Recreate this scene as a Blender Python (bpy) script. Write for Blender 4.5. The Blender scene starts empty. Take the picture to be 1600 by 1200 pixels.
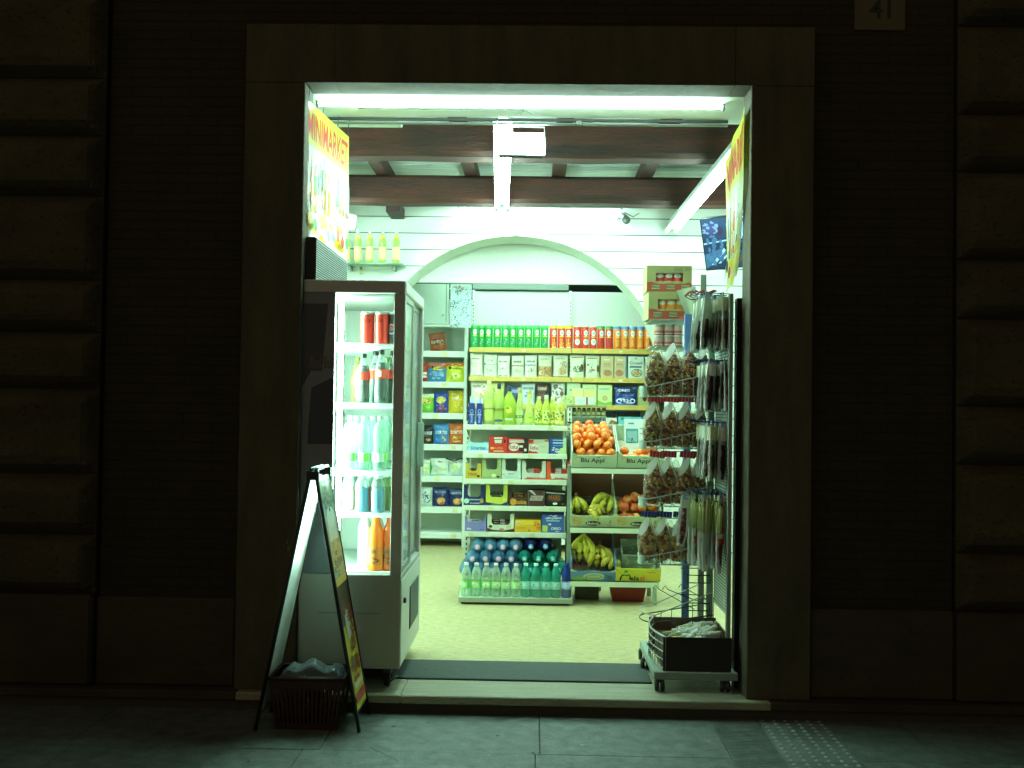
import bpy, math, random
from mathutils import Vector, Matrix, noise, Euler
R = math.radians
sc = bpy.context.scene
col = sc.collection
rnd = random.Random(7)
# ---------------------------------------------------------------- camera
CAM = Vector((0, 0, 1.40)); F = 1600.0
RM = Matrix.Rotation(R(1.18), 3, 'Z') @ Matrix.Rotation(R(90 + 1.25), 3, 'X') @ Matrix.Rotation(R(0.8), 3, 'Z')
cd = bpy.data.cameras.new('camera'); cam = bpy.data.objects.new('camera', cd); col.objects.link(cam)
cd.sensor_width = 36; cd.lens = 36; cd.clip_end = 200; cd.clip_start = .05
cam.matrix_world = Matrix.Translation(CAM) @ RM.to_4x4(); sc.camera = cam
def W(px, py, d):
    """world point on the plane y=d seen at that photo pixel"""
    r = RM @ Vector(((px - 800) / F, -(py - 600) / F, -1)); r *= d / r.y
    return CAM + r
# ---------------------------------------------------------------- materials
_m = {}
def lin(h):
    if not isinstance(h, str): return tuple(h)
    h = h.lstrip('#'); c = [int(h[i:i+2], 16) / 255 for i in (0, 2, 4)]
    return tuple(x / 12.92 if x <= .04045 else ((x + .055) / 1.055) ** 2.4 for x in c)
def newmat(name):
    m = bpy.data.materials.new(name); m.use_nodes = True; n = m.node_tree; n.nodes.clear()
    return m, n, n.nodes.new('ShaderNodeOutputMaterial')
def N(nt, t, **k):
    n = nt.nodes.new('ShaderNode' + t)
    for a, b in k.items():
        if a.startswith('_'): setattr(n, a[1:], b)
        else: n.inputs[a.replace('__', ' ')].default_value = b
    return n
def P(h, rough=.42, metal=0, var=.10, scale=30, bump=0.0, emit=0, trans=0):
    key = ('P', h, rough, metal, var, scale, bump, emit, trans)
    if key in _m: return _m[key]
    m, nt, out = newmat('paint_' + str(h).strip('#')[:12]); L = nt.links.new
    b = N(nt, 'BsdfPrincipled', Roughness=rough, Metallic=metal); c = lin(h)
    tc = N(nt, 'TexCoord'); no = N(nt, 'TexNoise', Scale=scale, Detail=4.0, Roughness=.6)
    L(tc.outputs['Object'], no.inputs['Vector'])
    mx = N(nt, 'Mix', _data_type='RGBA'); mx.inputs[6].default_value = (*[x * (1 - var) for x in c], 1)
    mx.inputs[7].default_value = (*[min(1, x * (1 + var * .6)) for x in c], 1)
    L(no.outputs[0], mx.inputs[0]); L(mx.outputs[2], b.inputs['Base Color'])
    if bump:
        bp = N(nt, 'Bump', Strength=bump, Distance=.01); L(no.outputs[0], bp.inputs['Height']); L(bp.outputs[0], b.inputs['Normal'])
    if emit: b.inputs['Emission Color'].default_value = (*c, 1); b.inputs['Emission Strength'].default_value = emit
    s = b.outputs[0]
    if trans:
        t = N(nt, 'BsdfTranslucent', Color=(*c, 1)); L(mx.outputs[2], t.inputs[0]); q = N(nt, 'MixShader', Fac=trans)
        L(s, q.inputs[1]); L(t.outputs[0], q.inputs[2]); s = q.outputs[0]
    L(s, out.inputs[0]); _m[key] = m; return m
def glass(h, fac=.25, rough=.08, tint=None, bump=0.0):
    """thin clear plastic or glass: see-through with a coloured, glossy share"""
    key = ('G', h, fac, rough, tint, bump)
    if key in _m: return _m[key]
    m, nt, out = newmat('clear_' + str(h).strip('#')); L = nt.links.new
    t = N(nt, 'BsdfTransparent', Color=(*lin(tint or h), 1)); b = N(nt, 'BsdfPrincipled', Roughness=rough); b.inputs['Base Color'].default_value = (*lin(h), 1)
    lw = N(nt, 'LayerWeight', Blend=.35); mr = N(nt, 'MapRange'); L(lw.outputs['Facing'], mr.inputs[0])
    mr.inputs[3].default_value = fac; mr.inputs[4].default_value = min(1, fac + .5)
    if bump:
        tc = N(nt, 'TexCoord'); no = N(nt, 'TexNoise', Scale=38, Detail=3.0, Distortion=1.2); L(tc.outputs['Object'], no.inputs[0])
        bp = N(nt, 'Bump', Strength=bump, Distance=.02); L(no.outputs[0], bp.inputs['Height']); L(bp.outputs[0], b.inputs['Normal'])
    q = N(nt, 'MixShader'); L(mr.outputs[0], q.inputs[0]); L(t.outputs[0], q.inputs[1]); L(b.outputs[0], q.inputs[2]); L(q.outputs[0], out.inputs[0])
    _m[key] = m; return m
def lamp(rgb, e):
    key = ('L', rgb, e)
    if key in _m: return _m[key]
    m, nt, out = newmat('lamp'); em = N(nt, 'Emission', Color=(*rgb, 1), Strength=e); nt.links.new(em.outputs[0], out.inputs[0]); _m[key] = m; return m
def stone(name, c1, c2, scale=3.0, pit=.5, stretch=(1, 1, 1), rough=.85, fine=60, bump=.5, brick=None):
    """stone, brick or plaster: two-scale mottling, pits and bump; brick = (row height, width, mortar colour)"""
    m, nt, out = newmat(name); L = nt.links.new
    b = N(nt, 'BsdfPrincipled', Roughness=rough); tc = N(nt, 'TexCoord'); mp = N(nt, 'Mapping', Scale=stretch)
    L(tc.outputs['Object'], mp.inputs[0])
    a = N(nt, 'TexNoise', Scale=scale, Detail=6.0, Roughness=.65); f = N(nt, 'TexNoise', Scale=fine, Detail=4.0, Roughness=.7)
    for q in (a, f): L(mp.outputs[0], q.inputs['Vector'])
    r = N(nt, 'ValToRGB'); r.color_ramp.elements[0].position = .3; r.color_ramp.elements[1].position = .7
    r.color_ramp.elements[0].color = (*lin(c1), 1); r.color_ramp.elements[1].color = (*lin(c2), 1); L(a.outputs[0], r.inputs[0])
    pr = N(nt, 'ValToRGB'); pr.color_ramp.elements[0].position = .36; pr.color_ramp.elements[1].position = .44
    v = 1 - pit; pr.color_ramp.elements[0].color = (v, v, v, 1); pr.color_ramp.elements[1].color = (1, 1, 1, 1); L(f.outputs[0], pr.inputs[0])
    mx = N(nt, 'Mix', _data_type='RGBA', _blend_type='MULTIPLY'); mx.inputs[0].default_value = 1
    L(r.outputs[0], mx.inputs[6]); L(pr.outputs[0], mx.inputs[7]); colr = mx.outputs[2]; hgt = f.outputs[0]
    if brick:
        sp = N(nt, 'SeparateXYZ'); L(tc.outputs['Object'], sp.inputs[0]); cx = N(nt, 'CombineXYZ'); L(sp.outputs[0], cx.inputs[0]); L(sp.outputs[brick[3]], cx.inputs[1])
        bt = N(nt, 'TexBrick', Scale=1.0); bt.inputs['Mortar Size'].default_value = brick[4]; bt.inputs['Mortar Smooth'].default_value = .3
        bt.inputs['Brick Width'].default_value = brick[1]; bt.inputs['Row Height'].default_value = brick[0]; bt.offset = brick[5] if len(brick) > 5 else .5
        bt.inputs['Color1'].default_value = (1, 1, 1, 1); bt.inputs['Color2'].default_value = (*[brick[6] if len(brick) > 6 else .8] * 3, 1); bt.inputs['Mortar'].default_value = (*lin(brick[2]), 1); L(cx.outputs[0], bt.inputs[0])
        m2 = N(nt, 'Mix', _data_type='RGBA', _blend_type='MULTIPLY'); m2.inputs[0].default_value = 1; L(colr, m2.inputs[6]); L(bt.outputs[0], m2.inputs[7]); colr = m2.outputs[2]
        ad = N(nt, 'Math', _operation='MULTIPLY_ADD'); L(bt.outputs['Fac'], ad.inputs[0]); ad.inputs[1].default_value = -1.5; L(f.outputs[0], ad.inputs[2]); hgt = ad.outputs[0]
    L(colr, b.inputs['Base Color']); bp = N(nt, 'Bump', Strength=bump, Distance=.008); L(hgt, bp.inputs['Height']); L(bp.outputs[0], b.inputs['Normal'])
    L(b.outputs[0], out.inputs[0]); return m
def clumps(name, cols, scale, rough=.5, bump=1.0):
    m, nt, out = newmat(name); L = nt.links.new; b = N(nt, 'BsdfPrincipled', Roughness=rough); tc = N(nt, 'TexCoord')
    vo = N(nt, 'TexVoronoi', Scale=scale); L(tc.outputs['Object'], vo.inputs['Vector']); sp = N(nt, 'SeparateColor'); L(vo.outputs['Color'], sp.inputs[0])
    r = N(nt, 'ValToRGB'); r.color_ramp.interpolation = 'CONSTANT'
    for i, c in enumerate(cols):
        e = r.color_ramp.elements[i] if i < 2 else r.color_ramp.elements.new(i / len(cols)); e.position = i / len(cols); e.color = (*lin(c), 1)
    L(sp.outputs[0], r.inputs[0]); L(r.outputs[0], b.inputs['Base Color'])
    bp = N(nt, 'Bump', Strength=bump, Distance=.01, _invert=True); L(vo.outputs['Distance'], bp.inputs['Height']); L(bp.outputs[0], b.inputs['Normal'])
    L(b.outputs[0], out.inputs[0]); return m
# ---------------------------------------------------------------- text shapes
_t = {}
def textmesh(s, bold=.0):
    if (s, bold) in _t: return _t[(s, bold)]
    cu = bpy.data.curves.new('t', 'FONT'); cu.body = s; cu.resolution_u = 2; cu.offset = bold
    o = bpy.data.objects.new('t', cu); col.objects.link(o)
    me = bpy.data.meshes.new_from_object(o.evaluated_get(bpy.context.evaluated_depsgraph_get()))
    v = [(p.co.x, p.co.y) for p in me.vertices]; f = [tuple(p.vertices) for p in me.polygons]
    x0 = min(a for a, b in v); x1 = max(a for a, b in v); y0 = min(b for a, b in v); y1 = max(b for a, b in v)
    v = [((a - x0) / (x1 - x0) - .5, (b - y0) / (y1 - y0) - .5) for a, b in v]
    col.objects.unlink(o); bpy.data.objects.remove(o); bpy.data.curves.remove(cu); bpy.data.meshes.remove(me)
    _t[(s, bold)] = (v, f); return _t[(s, bold)]
# ---------------------------------------------------------------- mesh collector
class MB:
    def __init__(s): s.v = []; s.f = []; s.mi = []; s.sm = []; s.mats = []
    def add(s, vs, fs, mat, smooth=False):
        o = len(s.v); s.v += [tuple(p) for p in vs]
        if mat not in s.mats: s.mats.append(mat)
        k = s.mats.index(mat)
        for f in fs: s.f.append(tuple(i + o for i in f)); s.mi.append(k); s.sm.append(smooth)
        return s
    def box(s, x0, x1, y0, y1, z0, z1, mat, M=None):
        v = [Vector((x, y, z)) for z in (z0, z1) for y in (y0, y1) for x in (x0, x1)]
        if M is not None: v = [M @ p for p in v]
        return s.add(v, [(0, 2, 3, 1), (4, 5, 7, 6), (0, 1, 5, 4), (2, 6, 7, 3), (0, 4, 6, 2), (1, 3, 7, 5)], mat)
    def cbox(s, x0, x1, y0, y1, z0, z1, c, mat):
        """box with chamfered edges"""
        v = []; xs, ys, zs = (x0, x1), (y0, y1), (z0, z1); idx = {}
        for i in (0, 1):
            for j in (0, 1):
                for k in (0, 1):
                    si, sj, sk = (1, -1)[i] * c, (1, -1)[j] * c, (1, -1)[k] * c
                    for ax, off in (('x', (0, sj, sk)), ('y', (si, 0, sk)), ('z', (si, sj, 0))):
                        idx[(i, j, k, ax)] = len(v); v.append((xs[i] + off[0], ys[j] + off[1], zs[k] + off[2]))
        g = lambda i, j, k, a: idx[(i, j, k, a)]; f = []
        for i in (0, 1):
            q = [g(i, 0, 0, 'x'), g(i, 0, 1, 'x'), g(i, 1, 1, 'x'), g(i, 1, 0, 'x')]; f.append(q if i == 0 else q[::-1])
            q = [g(0, i, 0, 'y'), g(1, i, 0, 'y'), g(1, i, 1, 'y'), g(0, i, 1, 'y')]; f.append(q if i == 0 else q[::-1])
            q = [g(0, 0, i, 'z'), g(0, 1, i, 'z'), g(1, 1, i, 'z'), g(1, 0, i, 'z')]; f.append(q if i == 0 else q[::-1])
            for j in (0, 1):
                f.append([g(i, j, 0, 'x'), g(i, j, 1, 'x'), g(i, j, 1, 'y'), g(i, j, 0, 'y')])
                f.append([g(i, 0, j, 'x'), g(i, 1, j, 'x'), g(i, 1, j, 'z'), g(i, 0, j, 'z')])
                f.append([g(0, i, j, 'y'), g(1, i, j, 'y'), g(1, i, j, 'z'), g(0, i, j, 'z')])
                for k in (0, 1): f.append([g(i, j, k, 'x'), g(i, j, k, 'y'), g(i, j, k, 'z')])
        return s.add(v, f, mat)
    def lathe(s, prof, mat, n=16, c=(0, 0, 0), axis='z', smooth=True, wob=0):
        vs = []; fs = []
        for j, (r, z) in enumerate(prof):
            for i in range(n):
                a = 2 * math.pi * i / n; rr = r * (1 + wob * math.sin(a * 3 + z * 40))
                p = (rr * math.cos(a), rr * math.sin(a), z)
                if axis == 'y': p = (p[0], p[2], p[1])
                if axis == 'x': p = (p[2], p[0], p[1])
                vs.append((p[0] + c[0], p[1] + c[1], p[2] + c[2]))
        for j in range(len(prof) - 1):
            for i in range(n):
                q = (j * n + i, j * n + (i + 1) % n, (j + 1) * n + (i + 1) % n, (j + 1) * n + i); fs.append(q if axis != 'y' else q[::-1])
        return s.add(vs, fs, mat, smooth)
    def tube(s, pts, r, mat, n=6, cap=True, taper=None):
        pts = [Vector(p) for p in pts]; vs = []; fs = []; up = Vector((0, 0, 1)); K = len(pts)
        for j, p in enumerate(pts):
            t = (pts[min(j + 1, K - 1)] - pts[max(j - 1, 0)]).normalized()
            a = t.cross(up) if abs(t.z) < .95 else t.cross(Vector((1, 0, 0))); a.normalize(); b = t.cross(a)
            rr = r * (taper[j] if taper else 1)
            for i in range(n):
                an = 2 * math.pi * i / n; vs.append(p + a * rr * math.cos(an) + b * rr * math.sin(an))
        for j in range(K - 1):
            for i in range(n): fs.append((j * n + i, j * n + (i + 1) % n, (j + 1) * n + (i + 1) % n, (j + 1) * n + i))
        if cap: fs += [tuple(range(n))[::-1], tuple(range((K - 1) * n, K * n))]
        return s.add(vs, fs, mat, True)
    def grid(s, fn, nu, nv, mat, smooth=True, flip=False):
        vs = [fn(i / nu, j / nv) for j in range(nv + 1) for i in range(nu + 1)]; fs = []
        for j in range(nv):
            for i in range(nu):
                a = j * (nu + 1) + i; q = (a, a + 1, a + nu + 2, a + nu + 1); fs.append(q[::-1] if flip else q)
        return s.add(vs, fs, mat, smooth)
    def ball(s, c, r, mat, n=12, m=8, sq=(1, 1, 1), bump=0, seed=0):
        vs = []; fs = []
        for j in range(m + 1):
            for i in range(n):
                th = math.pi * j / m; a = 2 * math.pi * i / n; p = Vector((math.sin(th) * math.cos(a), math.sin(th) * math.sin(a), math.cos(th)))
                k = 1 + bump * noise.noise(p * 2.2 + Vector((seed, seed * 3, 0)))
                vs.append((c[0] + p.x * r * sq[0] * k, c[1] + p.y * r * sq[1] * k, c[2] + p.z * r * sq[2] * k))
        for j in range(m):
            for i in range(n): fs.append((j * n + i, (j + 1) * n + i, (j + 1) * n + (i + 1) % n, j * n + (i + 1) % n))
        return s.add(vs, fs, mat, True)
    def dec(s, S, items, sub=1, e0=.0006, mk=None):
        """printed graphics laid on a surface S(u,v,h)"""
        mk = mk or (lambda h: P(h, .4, 0, .06)); h = e0
        for it in items:
            k = it[0]; m = mk(it[-1])
            if k == 'r':
                _, u0, v0, u1, v1, _c = it; s.grid(lambda u, v: S(u0 + (u1 - u0) * u, v0 + (v1 - v0) * v, h), max(1, round(sub * (u1 - u0))), max(1, round(sub * (v1 - v0))), m, sub > 1)
            elif k == 'q':
                _, pts, _c = it; s.add([S(u, v, h) for u, v in pts], [tuple(range(len(pts)))], m)
            elif k == 'e':
                _, cu, cv, ru, rv, _c = it; n = 14; vs = [S(cu, cv, h)]; fs = []
                rings = (1,) if sub == 1 else (.5, 1)
                for q in rings:
                    for i in range(n): a = 2 * math.pi * i / n; vs.append(S(cu + ru * q * math.cos(a), cv + rv * q * math.sin(a), h))
                for i in range(n):
                    fs.append((0, 1 + i, 1 + (i + 1) % n))
                    if sub > 1: fs.append((1 + i, 1 + n + i, 1 + n + (i + 1) % n, 1 + (i + 1) % n))
                s.add(vs, fs, m, sub > 1)
            elif k == 't':
                _, tx, cu, cv, w, hh, _c = it; v, f = textmesh(tx, .02); s.add([S(cu + a * w, cv + b * hh, h + .0005) for a, b in v], f, m)
            elif k == 'T':   # text running up
                _, tx, cu, cv, w, hh, _c = it; v, f = textmesh(tx, .02); s.add([S(cu - b * w, cv + a * hh, h + .0005) for a, b in v], f, m)
            elif k == 's':
                _, cu, cv, ru, rv, n, seed, _c = it; q = random.Random(seed)
                for _ in range(n):
                    a = q.uniform(0, 6.28); rr = math.sqrt(q.random()); x = cu + ru * rr * math.cos(a); y = cv + rv * rr * math.sin(a); r1 = ru * q.uniform(.12, .28); r2 = rv * q.uniform(.1, .25)
                    s.add([S(x + r1 * math.cos(t), y + r2 * math.sin(t), h) for t in (0, 1.2, 2.3, 3.5, 4.7, 5.6)], [(0, 1, 2, 3, 4, 5)], m)
            h += .00035
        return s
    def mesh(s, name):
        me = bpy.data.meshes.new(name); me.from_pydata(s.v, [], s.f)
        for m in s.mats: me.materials.append(m)
        me.polygons.foreach_set('material_index', s.mi); me.polygons.foreach_set('use_smooth', s.sm); me.update(); return me
# ---------------------------------------------------------------- objects
def link(o, parent=None, loc=None, rot=None):
    col.objects.link(o)
    if parent: o.parent = parent
    if loc is not None: o.location = loc
    if rot is not None: o.rotation_euler = rot
    return o
def tag(o, label=None, cat=None, group=None, kind=None):
    if label: o['label'] = label
    if cat: o['category'] = cat
    if group: o['group'] = group
    if kind: o['kind'] = kind
    return o
def part(name, mb, parent, label=None, loc=None, rot=None):
    o = link(bpy.data.objects.new(name, mb.mesh(name) if isinstance(mb, MB) else mb), parent, loc, rot)
    if label: o['label'] = label
    return o
def thing(name, label, cat, loc=(0, 0, 0), rot=None, group=None):
    return tag(link(bpy.data.objects.new(name, None), None, loc, rot), label, cat, group)
def solo(name, mb, label, cat, loc=(0, 0, 0), rot=None, group=None):
    return tag(link(bpy.data.objects.new(name, mb.mesh(name) if isinstance(mb, MB) else mb), None, loc, rot), label, cat, group)
def struct(name, mb):
    return tag(link(bpy.data.objects.new(name, mb.mesh(name))), kind='structure')
_c = {}
def inst(key, build, name, label, cat, loc, rot=None, group=None, scale=None):
    """first call builds the kind's meshes, every call links an own object with own parts"""
    if key not in _c: _c[key] = [(n, m.mesh(n)) for n, m in build()]
    ps = _c[key]
    if len(ps) == 1: o = solo(name, ps[0][1], label, cat, loc, rot, group)
    else:
        o = thing(name, label, cat, loc, rot, group)
        for n, me in ps: part(n, me, o)
    if scale: o.scale = scale
    return o
def bevel(o, w=.003):
    b = o.modifiers.new('bevel', 'BEVEL'); b.width = w; b.segments = 2; b.limit_method = 'ANGLE'; return o
ORD = 'first second third fourth fifth sixth seventh eighth ninth tenth eleventh twelfth'.split()
# ---------------------------------------------------------------- product kinds
WHITE = '#e8ece6'
def flat(Wd, D, H): return lambda u, v, h: ((u - .5) * Wd, -D / 2 - h, v * H)
def carton(Wd, D, H, base, items, side=None):
    def b():
        m = MB(); m.cbox(-Wd / 2, Wd / 2, -D / 2, D / 2, 0, H, min(.003, D / 8), P(side or base, .5)); S = flat(Wd, D, H)
        m.dec(S, [('r', .02, .015, .98, .985, base)] + items); return [('box', m)]
    return b
def roundsurf(Rd, z0, H, span=math.pi):
    return lambda u, v, h: ((Rd + h) * math.sin((u - .5) * span), -(Rd + h) * math.cos((u - .5) * span), z0 + v * H)
def can(Rd, H, base, items, lid=None, lidh=.012, rim='#c8ccc8'):
    def b():
        m = MB(); m.lathe([(Rd * .93, 0), (Rd, .004), (Rd, H - lidh - .004), (Rd * .96, H - lidh)], P(base, .3), 20)
        m.lathe([(0, 0), (Rd * .93, 0)], P(rim, .3, .8), 20)
        m.dec(roundsurf(Rd, 0, H), items, 12); l = MB()
        l.lathe([(Rd * 1.0, H - lidh), (Rd * 1.03, H - lidh), (Rd * 1.03, H - .002), (Rd * .97, H), (0, H)], P(lid or rim, .35, 0 if lid else .8), 20)
        return [('can_body', m), ('lid', l)]
    return b
def bagS(Wd, H, T, seed, stand=False):
    def S(u, v, h):
        bu = max(0, 4 * u * (1 - u)) ** (.5 if stand else .75); vv = min(1, max(0, v)); bv = max(0, 4 * vv * (1 - vv)) ** .6 if not stand else (1 - vv ** 3) ** .8
        n = noise.noise(Vector((u * 4 + seed, v * 5, seed * 2.7))) * .26 * T * bu * bv
        n += noise.noise(Vector((u * 11 + seed, v * 13, seed))) * .16 * T * bu * bv
        pin = 1 - .07 * math.sin(math.pi * vv) + .03 * noise.noise(Vector((v * 6, seed, 0)))
        return ((u - .5) * Wd * pin, -T / 2 * bu * bv - h + n, v * H + .012 * H * noise.noise(Vector((u * 5, seed, 3))) * vv)
    return S
def bag(Wd, H, T, base, items, seed=1, stand=False, rough=.3):
    def b():
        S = bagS(Wd, H, T, seed, stand); m = MB(); mt = P(base, rough, 0, .08, 30, 0)
        m.grid(lambda u, v: S(u, v, 0), 14, 18, mt); m.grid(lambda u, v: (S(u, v, 0)[0], -S(u, v, 0)[1], S(u, v, 0)[2]), 8, 10, mt, True, True)
        m.dec(S, items, 16, .001, lambda h: P(h, rough, 0, .06)); return [('bag', m)]
    return b
def bottle(prof, mat, capr, capz, capcol, label=None, liquid=None, liqm=None, n=16):
    """prof: (r,z) list; capz (z0,z1); label (z0,z1,colour,items); liquid: profile"""
    def b():
        m = MB(); m.lathe([(0, prof[0][1])] + prof, mat, n); out = [('bottle_body', m)]
        if liquid: q = MB(); q.lathe(liquid, liqm, 12); out.append(('liquid', q))
        c = MB(); c.lathe([(capr * .98, capz[0]), (capr, capz[0] + .002), (capr, capz[1] - .003), (capr * .9, capz[1]), (0, capz[1])], P(capcol, .35), 12); out.append(('cap', c))
        if label:
            z0, z1, lc, items = label; l = MB(); rr = max(r for r, z in prof if z0 - .03 <= z <= z1 + .03) + .0008
            l.lathe([(rr, z0), (rr, z1)], P(lc, .4), n); l.dec(roundsurf(rr, z0, z1 - z0), items, 12); out.append(('label', l))
        return out
    return b
def tray(Wd, D, Hs, Hf, base, items, inside='#a8a890', arms=None):
    """open display box: low front lip, raised side shoulders, back"""
    def b():
        m = MB(); p = P(base, .5); t = .003; q = P(inside, .7); a = arms or .16 * Wd
        m.box(-Wd / 2, Wd / 2, -D / 2, D / 2, 0, t, q); m.box(-Wd / 2, -Wd / 2 + t, -D / 2 + t, D / 2, t, Hs, p); m.box(Wd / 2 - t, Wd / 2, -D / 2 + t, D / 2, t, Hs, p)
        m.box(-Wd / 2 + t, Wd / 2 - t, D / 2 - t, D / 2, t, Hf * .8, q)
        x = Wd / 2; hf = Hf; y = -D / 2; c = a * .5
        pts = [(-x, 0), (x, 0), (x, Hs - .004), (x - .004, Hs), (x - a, Hs - .002), (x - a, hf + c), (x - a - c, hf), (-x + a + c, hf), (-x + a, hf + c), (-x + a, Hs - .002), (-x + .004, Hs), (-x, Hs - .004)]
        L = len(pts); m.add([(px, y, pz) for px, pz in pts] + [(px, y + t, pz) for px, pz in pts], [(0, 1, 6, 7), (1, 2, 3, 4, 5, 6), (0, 7, 8, 9, 10, 11)] + [(i, i + L, (i + 1) % L + L, (i + 1) % L) for i in range(L)], p)
        m.dec(lambda u, v, h: ((u - .5) * Wd, y - h, v * Hf), items); return [('box', m)]
    return b
# ================================================================ SETTING
GZ = -.088
TC = (.63, 1.0, .86)
E = 60.0
# ---- outdoor ground
pav = stone('paving_stone', '#4c5854', '#76827a', 14, .42, fine=90, bump=.25, rough=.6)
m = MB(); m.box(-14, 14, -6, 5.3, GZ - .3, GZ - .012, P('#1c1d1a', .9)); rows = [-6, -3.4, -2.2, -1.1, 0, .9, 1.7, 2.55, 3.3, 3.93, 4.42, 4.99]
for j in range(len(rows) - 1):
    y0, y1 = rows[j], rows[j + 1]; x = -9 + (j % 2) * .55 - .12
    while x < 9:
        w = rnd.choice([.62, .95, 1.1, .8]) if j != 9 else (1.0 if abs(x) < 3 else .8)
        x1 = min(x + w, 9); xa, xb = x, x1
        if xb > .87 and xa < 1.42 and y1 > 1:
            if xa < .86: m.cbox(xa + .0015, .868, y0 + .0015, y1 - .0015, GZ - .03, GZ + rnd.uniform(-.001, .001), .002, pav)
            if xb > 1.44: m.cbox(1.424, xb - .0015, y0 + .0015, y1 - .0015, GZ - .03, GZ, .002, pav)
        else: m.cbox(xa + .0015, xb - .0015, y0 + .0015, y1 - .0015, GZ - .03, GZ + rnd.uniform(-.001, .001), .002, pav)
        x = x1
a, b_, c_ = W(578, 1172, 4.42), W(640, 1215, 4.1), None
m.tube([W(578, 1172, 4.46) * 1, W(600, 1188, 4.38), W(622, 1203, 4.3)], .0014, P('#0c0d0c', .9)); m.v[-18:] = [(x, y, GZ + .0012 + (z - GZ) * 0) for x, y, z in m.v[-18:]]
q = random.Random(11)
for _ in range(26):
    x, y, r0 = q.uniform(-1.2, 1.5), q.uniform(3.9, 4.85), q.uniform(.003, .011); m.add([(x + r0 * q.uniform(.6, 1.2) * math.cos(t * .785), y + r0 * q.uniform(.6, 1.2) * math.sin(t * .785), GZ + .0016) for t in range(8)], [tuple(range(8))], P(q.choice(['#161816', '#23221c', '#8d948a', '#707a72']), .7))
for x, y, l, a in ((-.78, 4.78, .34, 0), (-.78, 4.78, .08, -1.2), (-.2, 4.35, .2, .3), (.3, 4.5, .15, -.4)):
    d = Vector((math.cos(a), math.sin(a), 0)); s = Vector((-d.y, d.x, 0)) * .0025; p = Vector((x, y, GZ + .0017)); m.add([p - s, p + d * l - s, p + d * l + s, p + s], [(0, 1, 2, 3)], P('#7c877e', .7))
struct('pavement', m)
m = MB(); tp = stone('tactile_stone', '#56625e', '#74807a', 6, .2, fine=120, bump=.2, rough=.55)
for i in range(14):
    y0 = 4.985 - .3 * (i + 1); m.cbox(.872, 1.09, y0 + .001, y0 + .299, GZ - .03, GZ - .001, .001, pav); m.cbox(1.094, 1.42, y0 + .002, y0 + .298, GZ - .03, GZ - .001, .002, tp)
    if y0 < 3.2: continue
    for k in range(15): m.box(.876, 1.086, y0 + .01 + k * .0195, y0 + .019 + k * .0195, GZ - .001, GZ + .0008, pav)
    for k in range(6):
        for l in range(6):
            m.ball((1.12 + l * .054, y0 + .028 + k * .05, GZ - .001), .011, P('#a4b0a8', .35, 0, .2, 60), 8, 4, (1, 1, .45))
struct('tactile_paving', m)
# ---- doorstep and interior floor
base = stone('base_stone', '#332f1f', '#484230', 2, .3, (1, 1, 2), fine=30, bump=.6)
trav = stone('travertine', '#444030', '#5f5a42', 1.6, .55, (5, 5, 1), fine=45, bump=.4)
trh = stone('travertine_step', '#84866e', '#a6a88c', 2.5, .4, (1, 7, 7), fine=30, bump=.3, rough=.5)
m = MB(); x = -3.2
for x1 in (-1.42, -.62, 1.16, 2.3, 3.4): m.cbox(x + .0004, x1 - .0004, 4.955, 5.61, -.04, 0, .005, trh if -1.5 < x < 1 else base); x = x1
m.box(-3.2, 3.4, 4.985, 5.6, GZ - .05, -.04, P('#4a4638', .8, 0, .3, 20)); struct('doorstep', m)
tile = stone('floor_tile', '#a49a66', '#d2ca96', 16, .34, (1, 3.0, 1), fine=26, bump=.02, rough=.4, brick=(.45, .45, '#eeece4', 1, .002, 0.0, .95))
m = MB(); m.box(-2.9, 2.9, 5.612, 12, -.1, 0, tile); struct('floor', m)
# ---- street facade
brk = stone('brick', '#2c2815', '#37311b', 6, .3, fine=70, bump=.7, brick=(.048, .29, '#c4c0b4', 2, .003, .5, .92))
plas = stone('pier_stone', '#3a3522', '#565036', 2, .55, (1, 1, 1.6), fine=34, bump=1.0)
fac = thing('building_facade', 'dark street front of brick and rusticated stone around the lit shop entrance', 'building', (0, 5, 0))
L_ = (0, -5, 0)
XL, XR, ZT = W(468.5, 590, 5).x, W(1170.5, 610, 5).x, 2.985
m = MB()
m.cbox(-1.44, XL, 5.0, 5.19, 0, ZT, .004, trav); m.cbox(XR, 1.356, 5.0, 5.19, 0, ZT, .004, trav)
m.cbox(-1.44, -.9995, 5.0, 5.19, ZT + .001, 3.275, .0015, trav); m.cbox(-.999, .97, 5.0, 5.19, ZT + .001, 3.275, .0015, trav); m.cbox(.972, 1.356, 5.0, 5.19, ZT + .001, 3.275, .0015, trav)
part('door_frame', m, fac, None, L_)
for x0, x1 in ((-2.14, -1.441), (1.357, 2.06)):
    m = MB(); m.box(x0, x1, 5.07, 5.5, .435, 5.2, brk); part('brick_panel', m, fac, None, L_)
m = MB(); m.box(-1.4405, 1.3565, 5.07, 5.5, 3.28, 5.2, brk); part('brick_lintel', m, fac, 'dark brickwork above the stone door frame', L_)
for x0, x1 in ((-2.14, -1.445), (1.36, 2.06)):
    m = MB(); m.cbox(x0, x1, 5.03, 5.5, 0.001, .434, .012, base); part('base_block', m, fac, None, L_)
zs = [.44, .72, 1.15, 1.435, 1.86, 2.15, 2.58, 2.865, 3.3, 3.6, 4.03, 4.4]
zl = [.45, .74, 1.04, 1.46, 1.74, 2.0, 2.42, 2.72, 3.01, 3.44, 3.86, 4.3]
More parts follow.
